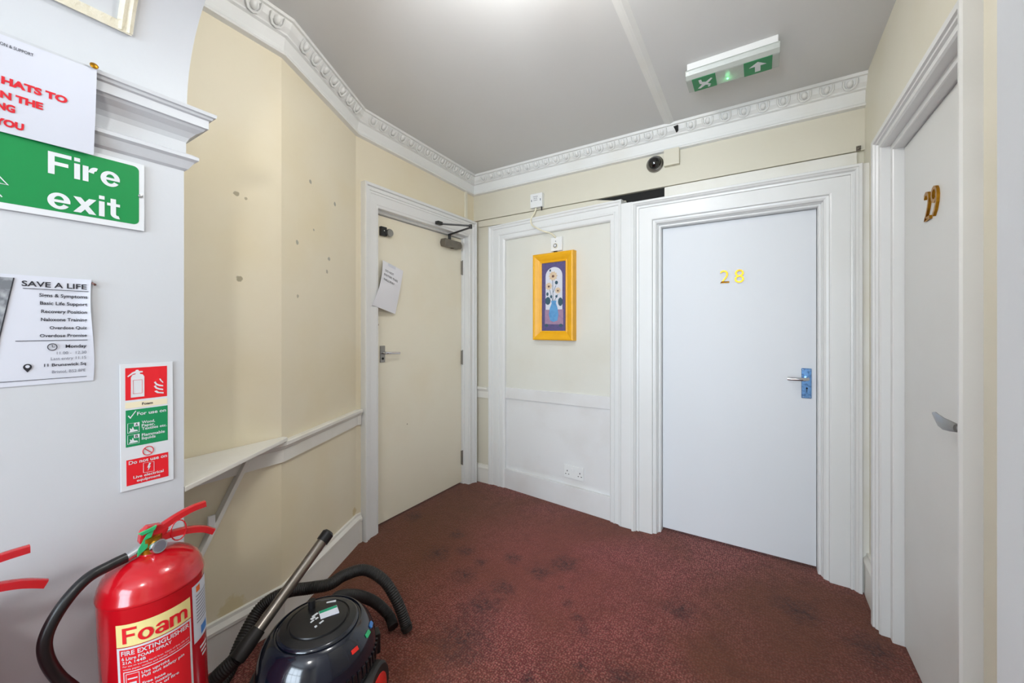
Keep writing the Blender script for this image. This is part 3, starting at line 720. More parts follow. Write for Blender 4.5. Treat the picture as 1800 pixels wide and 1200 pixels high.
dc = thing('dome_camera', 'small black dome security camera on the back wall under the cornice', 'camera')
MB().lathe([(.052,0),(.053,.012),(.048,.022),(.040,.026)], (1.462,-.02,2.366), 32, (0,-1,0)).build('base_ring', 'steel', dc, smooth=True)
MB().lathe([(.043,.018),(.042,.030),(.037,.044),(.027,.055),(.013,.061),(.001,.062)], (1.462,-.02,2.366), 32, (0,-1,0)).build('dome', 'dome', dc, smooth=True)
tag(MB().box(1.520, 1.612, -.052, -.020, 2.332, 2.434).build('junction_box', 'cream_back', bevel=.003), 'cream painted junction box beside the dome camera', 'box')
hk = thing('wall_hook', 'small dark metal hook at the right end of the back wall above door 28', 'hook')
MB().tube([(2.465,-.02,2.222),(2.465,-.034,2.220),(2.466,-.038,2.230)], .006, 6).build('hook', 'closer', hk)
MB().box(2.456, 2.474, -.026, -.020, 2.210, 2.236).build('hook_plate', 'closer', hk)

# ------------------------------------------------------------------ emergency exit light on the ceiling
ex = thing('exit_light', 'white emergency exit light box with green pictograms on the ceiling', 'light')
X0, X1 = 1.728, 2.112
zc = ceil_z(-.53)
MB().box(X0+.006, X1-.006, -.588, -.468, zc-.036, zc+.002).build('housing', 'plastic', ex, bevel=.003)
DP = [(-.598,zc-.034),(-.600,zc-.042),(-.594,zc-.060),(-.580,zc-.074),(-.574,zc-.076),(-.470,zc-.076),(-.460,zc-.070),(-.455,zc-.052),(-.455,zc-.034)]
MB().prism(DP, lambda y, z, h: (h, y, z), X0, X1).build('diffuser', 'diffuser', ex, bevel=.003)
for x0, x1 in ((X0+.026, X0+.128), (X0+.245, X0+.356)):
    MB().box(x0, x1, -.577, -.469, zc-.0775, zc-.075).build('sign_panel', 'green_d', ex)
ZS = zc-.078
def est(poly, name): return MB().prism(poly, lambda x, y, h: (x, y, h), ZS-.0006, ZS+.0002).build(name, 'sign_white', ex)
ax = X0+.300
est([(ax-.011,-.486),(ax+.011,-.486),(ax+.011,-.530),(ax+.034,-.530),(ax,-.562),(ax-.034,-.530),(ax-.011,-.530)], 'arrow')
mx_ = X0+.078
est([(mx_-.024,-.560),(mx_-.012,-.560),(mx_-.010,-.538),(mx_+.006,-.530),(mx_+.030,-.552),(mx_+.036,-.545),(mx_+.012,-.514),(mx_+.026,-.500),(mx_+.022,-.494),(mx_+.002,-.506),(mx_-.022,-.486),(mx_-.034,-.490),(mx_-.012,-.518),(mx_-.022,-.528)], 'running_figure')
est(circle(mx_+.016,-.487,.006,.006,10), 'running_figure_head')
MB().lathe([(.004,0),(.004,.004),(.001,.006)], (X0+.176,-.500,zc-.075), 10, (0,0,-1)).build('indicator_led', 'led', ex, smooth=True)
l = bpy.data.lights.new('led_glow', 'POINT'); l.energy = 0.02; l.color = (.2,1,.4); l.shadow_soft_size = .01
lo = bpy.data.objects.new('led_glow', l); COL.objects.link(lo); lo.location = (X0+.176,-.500,zc-.095); lo.parent = ex

# ------------------------------------------------------------------ lamps (out of view): hallway ceiling light, added landing globe
def pendant(x, y, zb, power, label):
    z = ceil_z(y); t = thing('pendant_lamp', label, 'lamp')
    MB().lathe([(.045,.0),(.045,-.015),(.02,-.03)], (x, y, z+.001), 24).build('ceiling_rose', 'plastic', t, smooth=True)
    MB().tube([(x,y,z-.02),(x,y,zb+.10)], .003, 8).build('flex', 'plastic', t)
    MB().lathe([(.03,.12),(.03,.075)][::-1], (x, y, zb), 20).build('lamp_holder', 'plastic', t, smooth=True)
    MB().lathe([(.085*math.sin(PI*(k+.02)/12.04), -.085*math.cos(PI*(k+.02)/12.04)) for k in range(13)], (x, y, zb), 32).build('glass_globe', mat('glowing_opal_glass', (255, 254, 252), 0.4, emit=power), t, smooth=True)
pendant(1.43, -1.73, 2.43, LAMP1, 'white globe pendant lamp in the hallway near the arch')
pendant(1.85, -3.30, 1.90, LAMP2, 'unseen white globe lamp added on the landing to brighten the lower walls')  # added unseen lamp, hung low to brighten the lower hallway walls

# ------------------------------------------------------------------ notices on the left pier
UF = PX0
def fpier(o): return lambda y, z, h=0.0, i=0: (UF+o+h, y, z)
fs_ = thing('fire_exit_sign', 'green and white FIRE EXIT sign screwed to the left pier', 'sign')
def rrect(x0, x1, z0, z1, r, n=6):
    P = []
    for cx, cz, a in ((x1-r,z0+r,-90),(x1-r,z1-r,0),(x0+r,z1-r,90),(x0+r,z0+r,180)):
        for k in range(n+1):
            t = math.radians(a+90*k/n); P.append((cx+r*math.cos(t), cz+r*math.sin(t)))
    return P
MB().box(UF+.001, UF+.007, -2.80, -2.2955, 1.570, 1.7535).build('sign_board', 'sign_white', fs_, bevel=.001)
MB().prism(rrect(-2.789,-2.307,1.585,1.744,.012), fpier(0), .0070, .0074).build('green_field', 'green', fs_)
bold_word('Fire', -2.4702, -2.3451, 1.6739, .0532, lambda y, z, e: (UF+.0080+e, y, z), 'sign_white', fs_)
bold_word('exit', -2.4712, -2.3451, 1.5915, .0532, lambda y, z, e: (UF+.0080+e, y, z), 'sign_white', fs_)
MB().lathe([(.0055,0),(.005,.003),(.001,.0045)], (UF+.007,-2.3042,1.6655), 14, (1,0,0)).build('screw', 'chrome', fs_, smooth=True)
MB().tube([(UF+.0078,-2.56,1.663),(UF+.0078,-2.5404,1.641),(UF+.0078,-2.5289,1.6258),(UF+.0078,-2.5404,1.6268),(UF+.0078,-2.56,1.628)], .0012, 5).build('symbol_outline', 'sign_white', fs_)
MB().tube([(UF+.0078,-2.56,1.618),(UF+.0078,-2.5404,1.6007),(UF+.0078,-2.5375,1.5965)], .0012, 5).build('symbol_outline', 'sign_white', fs_)

# poster that hangs over the capital
po = thing('red_letter_poster', 'white paper poster with red lettering pinned over the pier capital', 'poster')
def fpo(y, z, o=0.0):
    t = (z-1.76)/.18
    return (.602+.046*t+.004*math.sin(t*PI)*.6+o+.003*math.sin(y*18), y, z)
mb = MB(); vs = []; fs = []
NY, NZ = 10, 8
for j in range(NZ+1):
    for i in range(NY+1):
        y = -2.60+(.20)*i/NY; z = 1.742+(1.9375-1.742)*j/NZ
        vs.append(fpo(y+.004*(1-j/NZ)*(i/NY), z))
for j in range(NZ):
    for i in range(NY): fs.append((j*(NY+1)+i, j*(NY+1)+i+1, (j+1)*(NY+1)+i+1, (j+1)*(NY+1)+i))
mb.add(vs, fs).add([(p[0]-.0008, p[1], p[2]) for p in vs], [tuple(reversed(q)) for q in fs]).build('paper_sheet', 'paper', po, smooth=True)
for t_, y0, y1, b_, c_, bd in (('ON & SUPPORT', -2.5452, -2.4988, 1.9158, .0061, .3), ('HATS TO', -2.5419, -2.4451, 1.8402, .0134, 2.4),
                               ('N THE', -2.5428, -2.4819, 1.8114, .0129, 2.4), ('NG', -2.5480, -2.5214, 1.7873, .0135, 2.4), ('YOU', -2.5502, -2.5078, 1.7556, .0131, 2.4)):
    text(t_, y0, y1, b_, c_, bd, lambda y, z: fpo(y, z, .0012), 'ink' if bd < 1 else 'ink_red', po)
MB().lathe([(.0075,0),(.008,.002),(.004,.005)], (.650,-2.405,1.945), 14, (1,0,.3)).build('drawing_pin', 'brass', po, smooth=True)

# life saving training poster
lf = thing('training_poster', 'white paper poster headed SAVE A LIFE on the left pier', 'poster')
def flp(y, z, o=0.0):
    k = max(0, (y+2.43)/.04); w_ = math.sin((1.424-z)/.258*2*PI*.9)
    return (UF+.0025+o+max(0, k*k*.006*(.6+w_)), y, z)
mb = MB(); vs = []; fs = []
NY, NZ = 24, 16
for j in range(NZ+1):
    z = 1.166+(1.4245-1.166)*j/NZ
    yr = -2.3955 + .004*math.sin(j/NZ*5.2+.6)
    for i in range(NY+1): vs.append(flp(-2.64+(yr+2.64)*i/NY, z))
for j in range(NZ):
    for i in range(NY): fs.append((j*(NY+1)+i, j*(NY+1)+i+1, (j+1)*(NY+1)+i+1, (j+1)*(NY+1)+i))
mb.add(vs, fs).add([(p[0]-.0008, p[1], p[2]) for p in vs], [tuple(reversed(q)) for q in fs]).build('paper_sheet', 'paper', lf, smooth=True)
fl_ = lambda y, z: flp(y, z, .0014)
for t_, y0, y1, b_, c_, bd in [('SAVE A LIFE', -2.5094, -2.4058, 1.3992, 0.0119, 0.8), ('Signs & Symptoms', -2.4831, -2.4048, 1.3759, 0.0078, 0.8),
    ('Basic Life Support', -2.4819, -2.4048, 1.3570, 0.0076, 0.8), ('Recovery Position', -2.4801, -2.4054, 1.3372, 0.0076, 0.8), ('Naloxone Training', -2.4805, -2.4054, 1.3177, 0.0076, 0.8),
    ('Overdose Quiz', -2.4669, -2.4054, 1.2981, 0.0070, 0.8), ('Overdose Promise', -2.4822, -2.4054, 1.2791, 0.0070, 0.8), ('Monday', -2.4412, -2.4058, 1.2522, 0.0076, 0.9),
    ('11.00 -  12.30', -2.4555, -2.4058, 1.2364, 0.0067, 0), ('Last entry 11.15', -2.4649, -2.4064, 1.2229, 0.0070, 0), ('11 Brunswick Sq', -2.4756, -2.4068, 1.2080, 0.0068, 0.9), ('Bristol, BS2 8PE', -2.4631, -2.4074, 1.1910, 0.0068, 0)]:
    text(t_, y0, y1, b_, c_, bd, fl_, 'ink' if bd else 'ink_grey', lf)
def quadl(a, b, c, d, m, name):
    return MB().poly([fl_(*a), fl_(*b), fl_(*c), fl_(*d)]).build(name, m, lf)
for (y0, y1, z, th) in ((-2.5077,-2.4028,1.3930,.0014), (-2.5184,-2.4042,1.2700,.0014), (-2.63,-2.4054,1.1775,.0012)):
    quadl((y0,z), (y1,z), (y1,z+th), (y0,z+th), 'ink', 'rule')
quadl((-2.62,1.20), (-2.5525,1.20), (-2.5206,1.4165), (-2.62,1.4165), 'photo', 'printed_photo')
MB().poly([flp(-2.5535,1.20,.0018), flp(-2.5515,1.20,.0018), flp(-2.5196,1.4165,.0018), flp(-2.5216,1.4165,.0018)]).build('photo_edge', 'ink', lf)
P_ = [(UF+.0042,)+q for q in circle(-2.4627,1.2550,.0074,.0080,24)]; MB().tube(P_+[P_[0]], .0008, 4, False).build('clock_symbol', 'ink', lf)
MB().tube([(UF+.0042,-2.4627,1.2605),(UF+.0042,-2.4627,1.2545),(UF+.0042,-2.4590,1.2545)], .0006, 4).build('clock_hands', 'ink', lf)
PN = circle(-2.5007,1.2095,.0066,.0072,20, math.radians(-35), math.radians(215))+[(-2.5061,1.2050),(-2.5007,1.1968)]
MB().prism(PN, fpier(0), .0036, .0042).build('map_pin_symbol', 'ink', lf)
MB().prism(circle(-2.5007,1.2105,.0034,.0036,14), fpier(0), .0036, .0046).build('map_pin_hole', 'paper', lf)
MB().tube([(UF+.002,-2.3950,1.4165),(UF+.014,-2.3925,1.4120)], .0028, 8).build('drawing_pin', 'p_core', lf, smooth=True)

# extinguisher identification sign
ids = thing('extinguisher_sign', 'tall red green and white foam extinguisher instruction sign on the left pier', 'sign')
MB().prism([(-2.3447,1.203),(-2.2326,1.203),(-2.2300,.858),(-2.3425,.859)], fpier(0), .001, .004).build('sign_board', 'sign_white', ids, bevel=.0008)
def idp(poly, o, m, name): return MB().prism(poly, fpier(0), o-.0003, o).build(name, m, ids)
idp([(-2.3340,1.192),(-2.2458,1.192),(-2.2458,1.1045),(-2.3336,1.1045)], .0045, 'sign_red', 'red_field')
idp([(-2.3340,1.0985),(-2.2453,1.0985),(-2.2453,1.0822),(-2.3338,1.0822)], .0045, 'buff_pale', 'buff_field')
idp([(-2.3332,1.0775),(-2.2445,1.0775),(-2.2440,.9771),(-2.3328,.9771)], .0045, 'id_green', 'green_field')
idp([(-2.3318,.942),(-2.2430,.942),(-2.2424,.872),(-2.3312,.872)], .0045, 'sign_red', 'red_field')
fi = lambda y, z: (UF+.0050, y, z)
for t_, y0, y1, b_, c_, bd, mm in [('Foam', -2.3001, -2.2772, 1.0876, 0.0066, 1, 'ink'), ('For use on', -2.3103, -2.2481, 1.0605, 0.0088, .9, 'sign_white'), ('Wood,', -2.3006, -2.2726, 1.0361, 0.0072, .9, 'sign_white'),
    ('Paper,', -2.3006, -2.2726, 1.0272, 0.0070, .9, 'sign_white'), ('Textiles etc.', -2.3006, -2.2467, 1.0180, 0.0072, .9, 'sign_white'), ('Flammable', -2.3006, -2.2509, 1.0005, 0.0075, .9, 'sign_white'), ('liquids', -2.3006, -2.2713, 0.9915, 0.0072, .9, 'sign_white'),
    ('Do not use on', -2.3272, -2.2461, 0.9289, 0.0090, .9, 'sign_white'), ('Live electrical', -2.3178, -2.2536, 0.8883, 0.0070, .9, 'sign_white'), ('equipment', -2.3108, -2.2610, 0.8780, 0.0068, .9, 'sign_white')]:
    text(t_, y0, y1, b_, c_, bd, fi, mm, ids)
# extinguisher pictogram, flames, tick, class boxes, prohibition ring, lightning box
idp([(-2.3228,1.111),(-2.2952,1.111),(-2.2952,1.166),(-2.2985,1.1725),(-2.3045,1.1745),(-2.3045,1.1775),(-2.2985,1.1780),(-2.2985,1.1815),(-2.3060,1.1825),(-2.3080,1.1860),(-2.3125,1.1860),(-2.3140,1.1825),(-2.3200,1.1800),(-2.3300,1.1700),(-2.3285,1.1675),(-2.3180,1.1755),(-2.3130,1.1765),(-2.3130,1.1745),(-2.3195,1.1725),(-2.3228,1.166)], .0050, 'sign_white', 'extinguisher_symbol')
for q in (((-2.3183,1.158),(-2.2998,1.158)), ((-2.3183,1.121),(-2.2998,1.121)), ((-2.3183,1.121),(-2.3183,1.158)), ((-2.2998,1.121),(-2.2998,1.158))):
    MB().tube([(UF+.0051,)+q[0], (UF+.0051,)+q[1]], .0004, 4).build('symbol_line', 'ink_red', ids)
for k, (y0, z0) in enumerate(((-2.2765,1.1375), (-2.2765,1.1270), (-2.2740,1.1160))):
    P = [(y0+.0015, z0+.010-.001*k), (y0+.006, z0+.002), (y0+.013, z0-.002), (y0+.022, z0-.004), (y0+.022, z0-.0005), (y0+.014, z0+.002), (y0+.008, z0+.006), (y0+.0055, z0+.012)]
    if k == 2: P = [(y0, z0+.006), (y0+.006, z0), (y0+.0205, z0-.003), (y0+.0205, z0+.001), (y0+.010, z0+.003), (y0+.005, z0+.008)]
    idp(P, .0050, 'sign_white', 'flame_symbol')
idp([(-2.2635,1.156),(-2.2600,1.149),(-2.2545,1.143),(-2.2545,1.147),(-2.2580,1.151),(-2.2605,1.157)], .0050, 'sign_white', 'flame_symbol')
idp([(-2.329,1.0615),(-2.3268,1.0632),(-2.3238,1.0580),(-2.3135,1.0740),(-2.3118,1.0730),(-2.3238,1.0535)], .0050, 'sign_white', 'tick_mark')
def ring4(a, b, c, d, r, m, name):
    P = [(UF+.0050,)+q for q in (a, b, c, d)]; return MB().tube(P+[P[0]], r, 4, False).build(name, m, ids)
for zt, zb in ((1.041,1.0145), (1.009,.9845)):
    ring4((-2.329,zb), (-2.3057,zb), (-2.3057,zt), (-2.329,zt), .0005, 'sign_white', 'class_box')
    idp([(-2.3165,zt-.010),(-2.3060,zt-.010),(-2.3060,zt),(-2.3165,zt)], .0049, 'sign_white', 'class_tab')
    text('A' if zt > 1.02 else 'B', -2.3140, -2.3085, zt-.0085, .0070, .8, lambda y, z: (UF+.0053, y, z), 'ink', ids)
    idp([(-2.3270,zb+.002),(-2.3080,zb+.003),(-2.3100,zb+.007),(-2.3160,zb+.008),(-2.3190,zb+.017),(-2.3210,zb+.010),(-2.3250,zb+.014),(-2.3240,zb+.007)], .0049, 'sign_white', 'class_symbol')
P_ = [(UF+.0050,)+q for q in circle(-2.2872,.9575,.0112,.0118,24)]; MB().tube(P_+[P_[0]], .0010, 4, False).build('prohibition_symbol', 'ink_red', ids)
MB().tube([(UF+.0050,-2.2950,.9655),(UF+.0050,-2.2795,.9495)], .0010, 4).build('prohibition_symbol', 'ink_red', ids)
ring4((-2.2970,.8985), (-2.2745,.8965), (-2.2745,.9235), (-2.2970,.9255), .0005, 'sign_white', 'symbol_box')
idp([(-2.2850,.9225),(-2.2890,.9100),(-2.2860,.9105),(-2.2880,.9010),(-2.2815,.9135),(-2.2845,.9130),(-2.2810,.9215)], .0050, 'sign_white', 'lightning_symbol')

# ------------------------------------------------------------------ fire extinguishers hung on the pier
EX, EY, ER = .740, -2.322, .1005
def extinguisher(label, with_label):
    root = thing('fire_extinguisher', label, 'extinguisher', group='fire extinguishers hung on the left pier')
    Z = .75                                    # local origin at the valve
    body = MB().lathe([(.080,-.535),(.092,-.530),(.0985,-.515),(.1005,-.50),(.1005,-.088),(.1022,-.086),(.1022,-.080),(.1005,-.077),(.0985,-.064),(.092,-.048),(.080,-.034),(.062,-.022),(.040,-.014),(.024,-.010),(.022,.0)], (0,0,0), 56).build('cylinder', 'red', root, smooth=True)
    MB().lathe([(.092,-.555),(.1015,-.55),(.1015,-.52),(.1005,-.518)], (0,0,0), 48).build('base_skirt', 'black', root, smooth=True)
    MB().lathe([(.0235,-.012),(.0235,.004),(.019,.006),(.019,.018),(.022,.02),(.022,.030),(.016,.032)], (0,0,0), 24).build('valve', 'brass', root, smooth=True)
    ga = MB().lathe([(.017,0),(.018,.006),(.016,.012)], (.018,.006,.006), 24, (1,.25,.1)).build('pressure_gauge', 'chrome', root, smooth=True)
    MB().lathe([(.013,0),(.013,.001)], (.0295,.009,.0072), 20, (1,.25,.1)).build('gauge_dial', 'ink_grey', ga)
    hd = MB()
    hd.prism([(-.024,.022),(.026,.022),(.034,.036),(.020,.052),(-.006,.058),(-.020,.048)], lambda y, z, h: (h, y, z), -.011, .011)
    hd.build('valve_head', 'red', root, bevel=.003)
    def lever(pts, wd, th, name):
        P = smooth_path([(0, y, z) for y, z in pts], 6); mb = MB(); vs = []; fs = []
        for i, p in enumerate(P):
            t = (P[min(i+1, len(P)-1)]-P[max(i-1, 0)]).normalized(); nn = Vector((0,-t.z,t.y)); w_ = wd*(1 - .25*(i/len(P)))
            for (sx, sn) in ((-1,-1),(-.85,1),(-.4,1.25),(.4,1.25),(.85,1),(1,-1),(.75,-1),(.7,.3),(-.7,.3),(-.75,-1)):
                vs.append(p+Vector((sx*w_,0,0))+nn*sn*th)
        for i in range(len(P)-1):
            for k in range(10): fs.append((i*10+k, i*10+(k+1) % 10, (i+1)*10+(k+1) % 10, (i+1)*10+k))
        fs += [tuple(range(10)), tuple((len(P)-1)*10+k for k in range(10))]
        return mb.add(vs, fs).build(name, 'red', root, smooth=True)
    k = 1.0 if with_label else 1.42
    lever([(-.010,.028),(.020,.041),(.050*k,.053),(.085*k,.062),(.115*k,.063)], .0125, .0065, 'operating_lever')
    lever([(.006,.018),(.035,.016),(.070*k,.010),(.105*k,-.003),(.130*k,-.022)], .0125, .0070, 'carry_handle')
    P = [(.012, .052+.016*math.cos(a), .022+.026*math.sin(a)) for a in [2*PI*k/18 for k in range(19)]]
    MB().tube(P, .0016, 5, False).build('safety_ring', 'red', root, smooth=True)
    sg = MB()
    sg.prism([(-.012,.040),(.004,.052),(-.010,.010),(-.030,-.004),(-.028,.012)], lambda y, z, h: (h, y, z), .0135, .0160)
    sg.prism([(-.026,.050),(.008,.056),(.004,.048),(-.020,.044)], lambda y, z, h: (h, y, z), .010, .018)
    sg.build('plastic_seal', 'green_tag', root)
    MB().tube([(0,-.018,.006),(0,-.050,-.004)], [.011,.010], 14).build('hose_ferrule', 'chrome', root, smooth=True)
    HPATH = smooth_path([(0,-.046,-.002),(.004,-.075,-.004),(.012,-.114,-.010),(.020,-.150,-.040),(.024,-.176,-.085),(.024,-.180,-.130),(.022,-.165,-.190),(.020,-.130,-.270),(.018,-.112,-.36),(.016,-.11,-.46)], 7)
    MB().tube(HPATH, .0118, 14).build('hose', 'black', root, smooth=True)
    MB().tube([HPATH[-1], HPATH[-1]+Vector((0,0,-.05))], [.014,.010], 14).build('hose_nozzle', 'black', root, smooth=True)
    MB().box(-.160, -.090, -.03, .03, -.30, -.06).build('wall_bracket', 'steel', root, bevel=.004)
    if with_label:
        def fc(a, z, r=.0008):
            t = math.radians(a); return ((ER+r)*math.cos(t), (ER+r)*math.sin(t), z-Z)
        def cpatch(a0, a1, z0, z1, r, m, name, parent=root):
            n_ = max(2, int((a1-a0)/4)); vs = []; fs = []
            for k in range(n_+1):
                a = a0+(a1-a0)*k/n_; vs += [fc(a, z0, r), fc(a, z1, r)]
            for k in range(n_): fs.append((2*k, 2*k+2, 2*k+3, 2*k+1))
            return MB().add(vs, fs).build(name, m, parent, smooth=True)
        cpatch(-54, 26.5, .5765, .628, .0006, 'buff', 'label_heading')
        lbl = cpatch(-54, 26.5, .33, .5745, .0006, 'sign_white', 'label_border')
        cpatch(-51, 24, .335, .5700, .0009, 'sign_red', 'label_field', lbl)
        # inner instruction box outline
        for (a0, a1, z0, z1) in ((-47.5,25,.5165,.5185), (-47.5,-46.5,.34,.5185), (23.2,24.2,.34,.5185)):
            cpatch(a0, a1, z0, z1, .0012, 'sign_white', 'label_rule', lbl)
        for (z0, z1) in ((.482,.513), (.445,.476)):
            cpatch(-45, -31, z0, z1, .0011, 'sign_white', 'label_symbol', lbl); cpatch(-44.3, -31.7, z0+.0012, z1-.0012, .0013, 'sign_red', 'label_symbol_field', lbl)
            cpatch(-42, -34, z0+.006, z0+.011, .0015, 'sign_white', 'label_symbol_mark', lbl); cpatch(-43, -33, z0+.018, z0+.021, .0015, 'sign_white', 'label_symbol_mark', lbl)
        for t_, a0, a1, b_, c_, bd, mm in [('FIRE EXTINGUISHER', -48.7, 23.0, .5570, .0100, .8, 'sign_white'), ('6 Litre FOAM SPRAY', -48.4, 1.9, .5460, .0068, .8, 'sign_white'),
                ('21A 144B', -47.9, -24.0, .5370, .0062, .8, 'sign_white'), ('For use on burning liquid fires. Class of fire: oils and', -47.5, 22, .5300, .0034, .2, 'sign_white'), ('wood, paper, textiles and similar Class A materials', -47.5, 22, .5228, .0034, .2, 'sign_white'),
                ('Use upright', -28.9, -1.3, .5055, .0062, .8, 'sign_white'), ('Pull out safety pin', -28.6, 15.0, .4965, .0062, .8, 'sign_white'), ('Free hose', -28.4, -6, .4800, .0062, .8, 'sign_white'), ('Aim nozzle', -28.4, 0, .4710, .0062, .8, 'sign_white'), ('at base of fire', -28.4, 8, .4620, .0062, .8, 'sign_white')]:
            text(t_, a0, a1, b_, c_, bd, lambda a, z: fc(a, z, .0022 if mm == 'sign_red' else .0016), mm, root, 'lettering')
        bold_word('Foam', -46.8, 21.2, .5838, .0362, lambda a, z, e: fc(a, z, .0014+e), 'sign_red', root, gap=.05)
        st = cpatch(30, 72, .500, .646, .0007, 'paper', 'service_sticker')
        cpatch(37, 45, .625, .640, .0011, 'orange', 'sticker_mark', st); cpatch(44, 62, .508, .530, .0011, 'blue', 'sticker_mark', st)
        for k in range(9): cpatch(36, 66, .614-.0085*k, .6165-.0085*k, .0011, 'ink_grey', 'sticker_line', st)
        for_marks = [cpatch(40+k*2, 58-k, .474-.012*k, .480-.012*k, .0011, 'sign_white', 'printed_mark') for k in range(3)]
    return root
e1 = extinguisher('red foam extinguisher with a FOAM label and black hose on the left pier', True)
e1.location = (EX, EY, .75); e1.rotation_euler = (math.radians(2.0), 0, 0)
e2 = extinguisher('red extinguisher at the left edge showing only its two handle levers', False)
e2.location = (EX, EY-.357, .776)

# ------------------------------------------------------------------ vacuum cleaner
vc = thing('vacuum_cleaner', 'black and red tub vacuum cleaner with hose and steel wand on the carpet', 'vacuum cleaner')
VX, VY = .800, -1.915
vbase = MB().lathe([(.150,.045),(.168,.05),(.174,.08),(.174,.175),(.170,.185)], (VX,VY,0), 48).build('tub', 'red_plastic', vc, smooth=True)
MB().lathe([(.178,.040),(.186,.046),(.186,.075),(.178,.082)], (VX,VY,0), 48).build('bumper', 'black', vc, smooth=True)
lid = MB().lathe([(.176,.180),(.182,.184),(.182,.205),(.179,.235),(.173,.265),(.162,.292),(.146,.314),(.134,.325),(.131,.326),(.129,.321),(.124,.321),(.122,.327),(.116,.331)], (VX,VY,0), 64).build('lid', 'black_gloss', vc, smooth=True, angle=60)
MB().lathe([(.117,.322),(.117,.330),(.100,.337),(.094,.339),(.092,.336),(.088,.336),(.086,.341),(.060,.346),(.030,.348),(.001,.349)], (VX,VY,0), 56).build('top_disc', 'black', lid, smooth=True, angle=50)
ca = math.atan2(-2.667-VY, 2.032-VX)       # direction to the viewer
def va(a): return ca+math.radians(a)
def vpt(r, a, z): return (VX+r*math.cos(va(a)), VY+r*math.sin(va(a)), z)
# sticker and white print on top
def flat(cx, cy, w_, h_, rot, z, m, name, parent):
    c, s = math.cos(rot), math.sin(rot)
    P = [(cx+x*c-y*s, cy+x*s+y*c, z) for x, y in ((-w_/2,-h_/2),(w_/2,-h_/2),(w_/2,h_/2),(-w_/2,h_/2))]
    return MB().add(P+[(x, y, z-.004) for x, y, _ in P], [(0,1,2,3),(4,7,6,5),(0,4,5,1),(1,5,6,2),(2,6,7,3),(3,7,4,0)]).build(name, m, parent)
RV = ca+PI/2+.15
su = Vector((math.cos(RV), math.sin(RV))); sv = Vector((-su.y, su.x))
def on_top(x, y): q = Vector((VX+.006, VY+.010))+su*x+sv*y; return q.x, q.y
sk = flat(*on_top(.018, 0), .056, .040, RV, .3500, 'p_white', 'test_sticker', lid)
flat(*on_top(.018, .013), .054, .012, RV, .3505, 'teal', 'sticker_band', sk)
for (dx, dy, w_, h_) in ((-.022,.012,.020,.007), (-.030,.000,.014,.009), (-.020,-.008,.010,.006), (-.034,-.014,.012,.005), (-.010,-.034,.014,.005), (-.028,-.044,.006,.006)):
    flat(*on_top(dx, dy), w_, h_, RV+.5, .3493, 'sign_white', 'printed_mark', lid)
flat(*on_top(.035, .055), .030, .006, RV-.2, .3462, 'sign_white', 'printed_mark', lid)
# post, latches, buttons, vents, wheels
MB().tube([(VX-.060,VY+.010,.33),(VX-.060,VY+.010,.372)], .0115, 14).build('hose_peg', 'black', lid, smooth=True)
for a, m in ((38,'red_plastic'), (62,'green_tag'), (76,'blue')):
    q = vpt(.163, a, .292); r = vpt(1, a, 0); d_ = Vector((math.cos(va(a)), math.sin(va(a)), .75)).normalized(); s_ = Vector((-math.sin(va(a)), math.cos(va(a)), 0)); u_ = d_.cross(s_)
    q = Vector(q)
    P = [q+s_*x*.011+u_*y*.006+d_*z for z in (-.004,.004) for x, y in ((-1,-1),(1,-1),(1,1),(-1,1))]
    MB().add(P, [(0,3,2,1),(4,5,6,7),(0,1,5,4),(1,2,6,5),(2,3,7,6),(3,0,4,7)]).build('switch_button', m, lid, bevel=.0015)
for k in range(12):
    a = 20+6*k; q = Vector(vpt(.1795, a, .215)); d_ = Vector((math.cos(va(a)), math.sin(va(a)), 0)); s_ = Vector((-d_.y, d_.x, 0))
    P = [q+s_*x*.004+Vector((0,0,z))+d_*o for o in (-.004,.0045) for x, z in ((-1,-.018),(1,-.018),(1,.018),(-1,.018))]
    MB().add(P, [(0,3,2,1),(4,5,6,7),(0,1,5,4),(1,2,6,5),(2,3,7,6),(3,0,4,7)]).build('vent_rib', 'black', lid)
for a in (-15, 95, 165):
    q = Vector(vpt(.184, a, .19)); d_ = Vector((math.cos(va(a)), math.sin(va(a)), 0)); s_ = Vector((-d_.y, d_.x, 0))
    P = [q+s_*x*.020+Vector((0,0,z))+d_*o for o in (-.01,.010) for x, z in ((-1,-.035),(1,-.035),(1,.035),(-1,.035))]
    MB().add(P, [(0,3,2,1),(4,5,6,7),(0,1,5,4),(1,2,6,5),(2,3,7,6),(3,0,4,7)]).build('latch', 'black', vc, bevel=.004)
wd_ = Vector((math.cos(va(58)), math.sin(va(58)), 0)); 
for sgn in (1, -1):
    c_ = Vector((VX,VY,.095))+wd_*sgn*.182
    wh = MB().lathe([(.062,-.02),(.090,-.018),(.095,-.008),(.095,.012),(.088,.020),(.060,.020)], c_, 40, tuple(wd_*sgn)).build('wheel', 'black_matt', vc, smooth=True)
    MB().lathe([(.066,-.01),(.066,.022),(.050,.030),(.020,.034),(.001,.034)], c_, 32, tuple(wd_*sgn)).build('wheel_hub', 'red_plastic', wh, smooth=True)
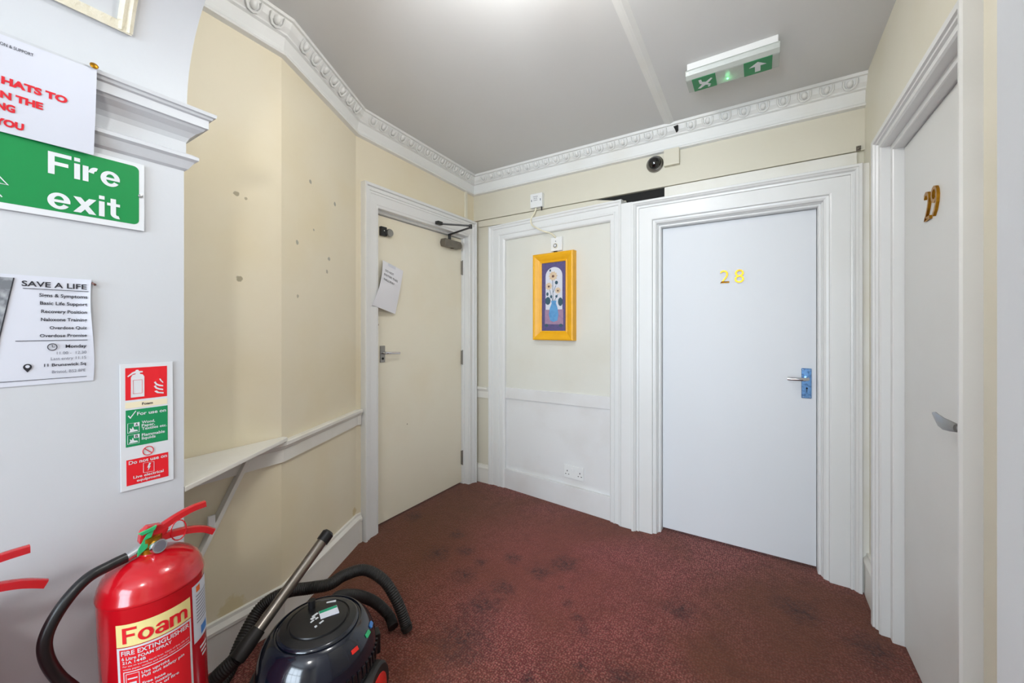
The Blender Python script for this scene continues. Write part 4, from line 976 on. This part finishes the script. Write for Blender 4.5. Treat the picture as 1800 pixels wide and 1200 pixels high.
for a in (-60, 0+175):
    q = vpt(.13, a, 0); MB().lathe([(.022,-.011),(.024,0),(.022,.011)], (q[0], q[1], .024), 16, (1,0,0)).build('castor', 'black_matt', vc, smooth=True)
    MB().tube([(q[0],q[1],.024),(q[0],q[1],.06)], .010, 8).build('castor_stem', 'black', vc)
# hose: corrugated
def corrugated(pts, r, name):
    P = smooth_path(pts, 48); R = [r*(1.0 if (i//2) % 2 == 0 else .90) for i in range(len(P))]
    return MB().tube(P, R, 12).build(name, 'black_matt', vc, smooth=True, angle=60)
corrugated([(.640,-2.085,.262),(.610,-2.135,.215),(.565,-2.150,.150),(.505,-2.110,.085),(.440,-2.03,.085),(.395,-1.967,.14),(.371,-1.892,.20),(.421,-1.819,.235),(.497,-1.769,.25),(.545,-1.715,.252),(.545,-1.645,.252),(.570,-1.565,.240),(.649,-1.526,.20),(.723,-1.512,.12),(.765,-1.505,.035)], .0235, 'hose')
corrugated([(.70,-1.80,.25),(.642,-1.745,.25),(.627,-1.652,.2),(.627,-1.560,.12),(.666,-1.515,.05),(.715,-1.530,.026)], .0225, 'hose')
MB().tube([(.765,-1.505,.035),(.772,-1.503,.018)], [.025,.022], 14).build('hose_cuff', 'black_matt', vc, smooth=True)
Wb = Vector((.645,-2.062,.285)); Wt = Vector((.622,-1.772,.505)); wd2 = (Wt-Wb).normalized()
MB().tube([Wb, Wt], .0185, 18).build('wand', 'tube', vc, smooth=True)
MB().tube([Wt-wd2*.030, Wt+wd2*.002, Wt+wd2*.010], [.0225,.023,.016], 18).build('wand_cap', 'black', vc, smooth=True)
MB().tube([Wb+wd2*.045, Wb-wd2*.005, Wb-wd2*.04], [.0220,.0250,.0240], 16).build('wand_cuff', 'black_matt', vc, smooth=True)

# put every grouped thing's origin on the thing itself
for o in list(COL.objects):
    if o.type == 'EMPTY' and o.parent is None and o.children and o.location.length == 0:
        pts = []
        for ch in o.children_recursive:
            if ch.type == 'MESH': pts += [ch.matrix_basis @ Vector(c) if ch.parent == o else Vector(c) for c in ch.bound_box]
        if pts:
            b = Vector((sum(p.x for p in pts)/len(pts), sum(p.y for p in pts)/len(pts), min(p.z for p in pts)))
            rebase(o, b)
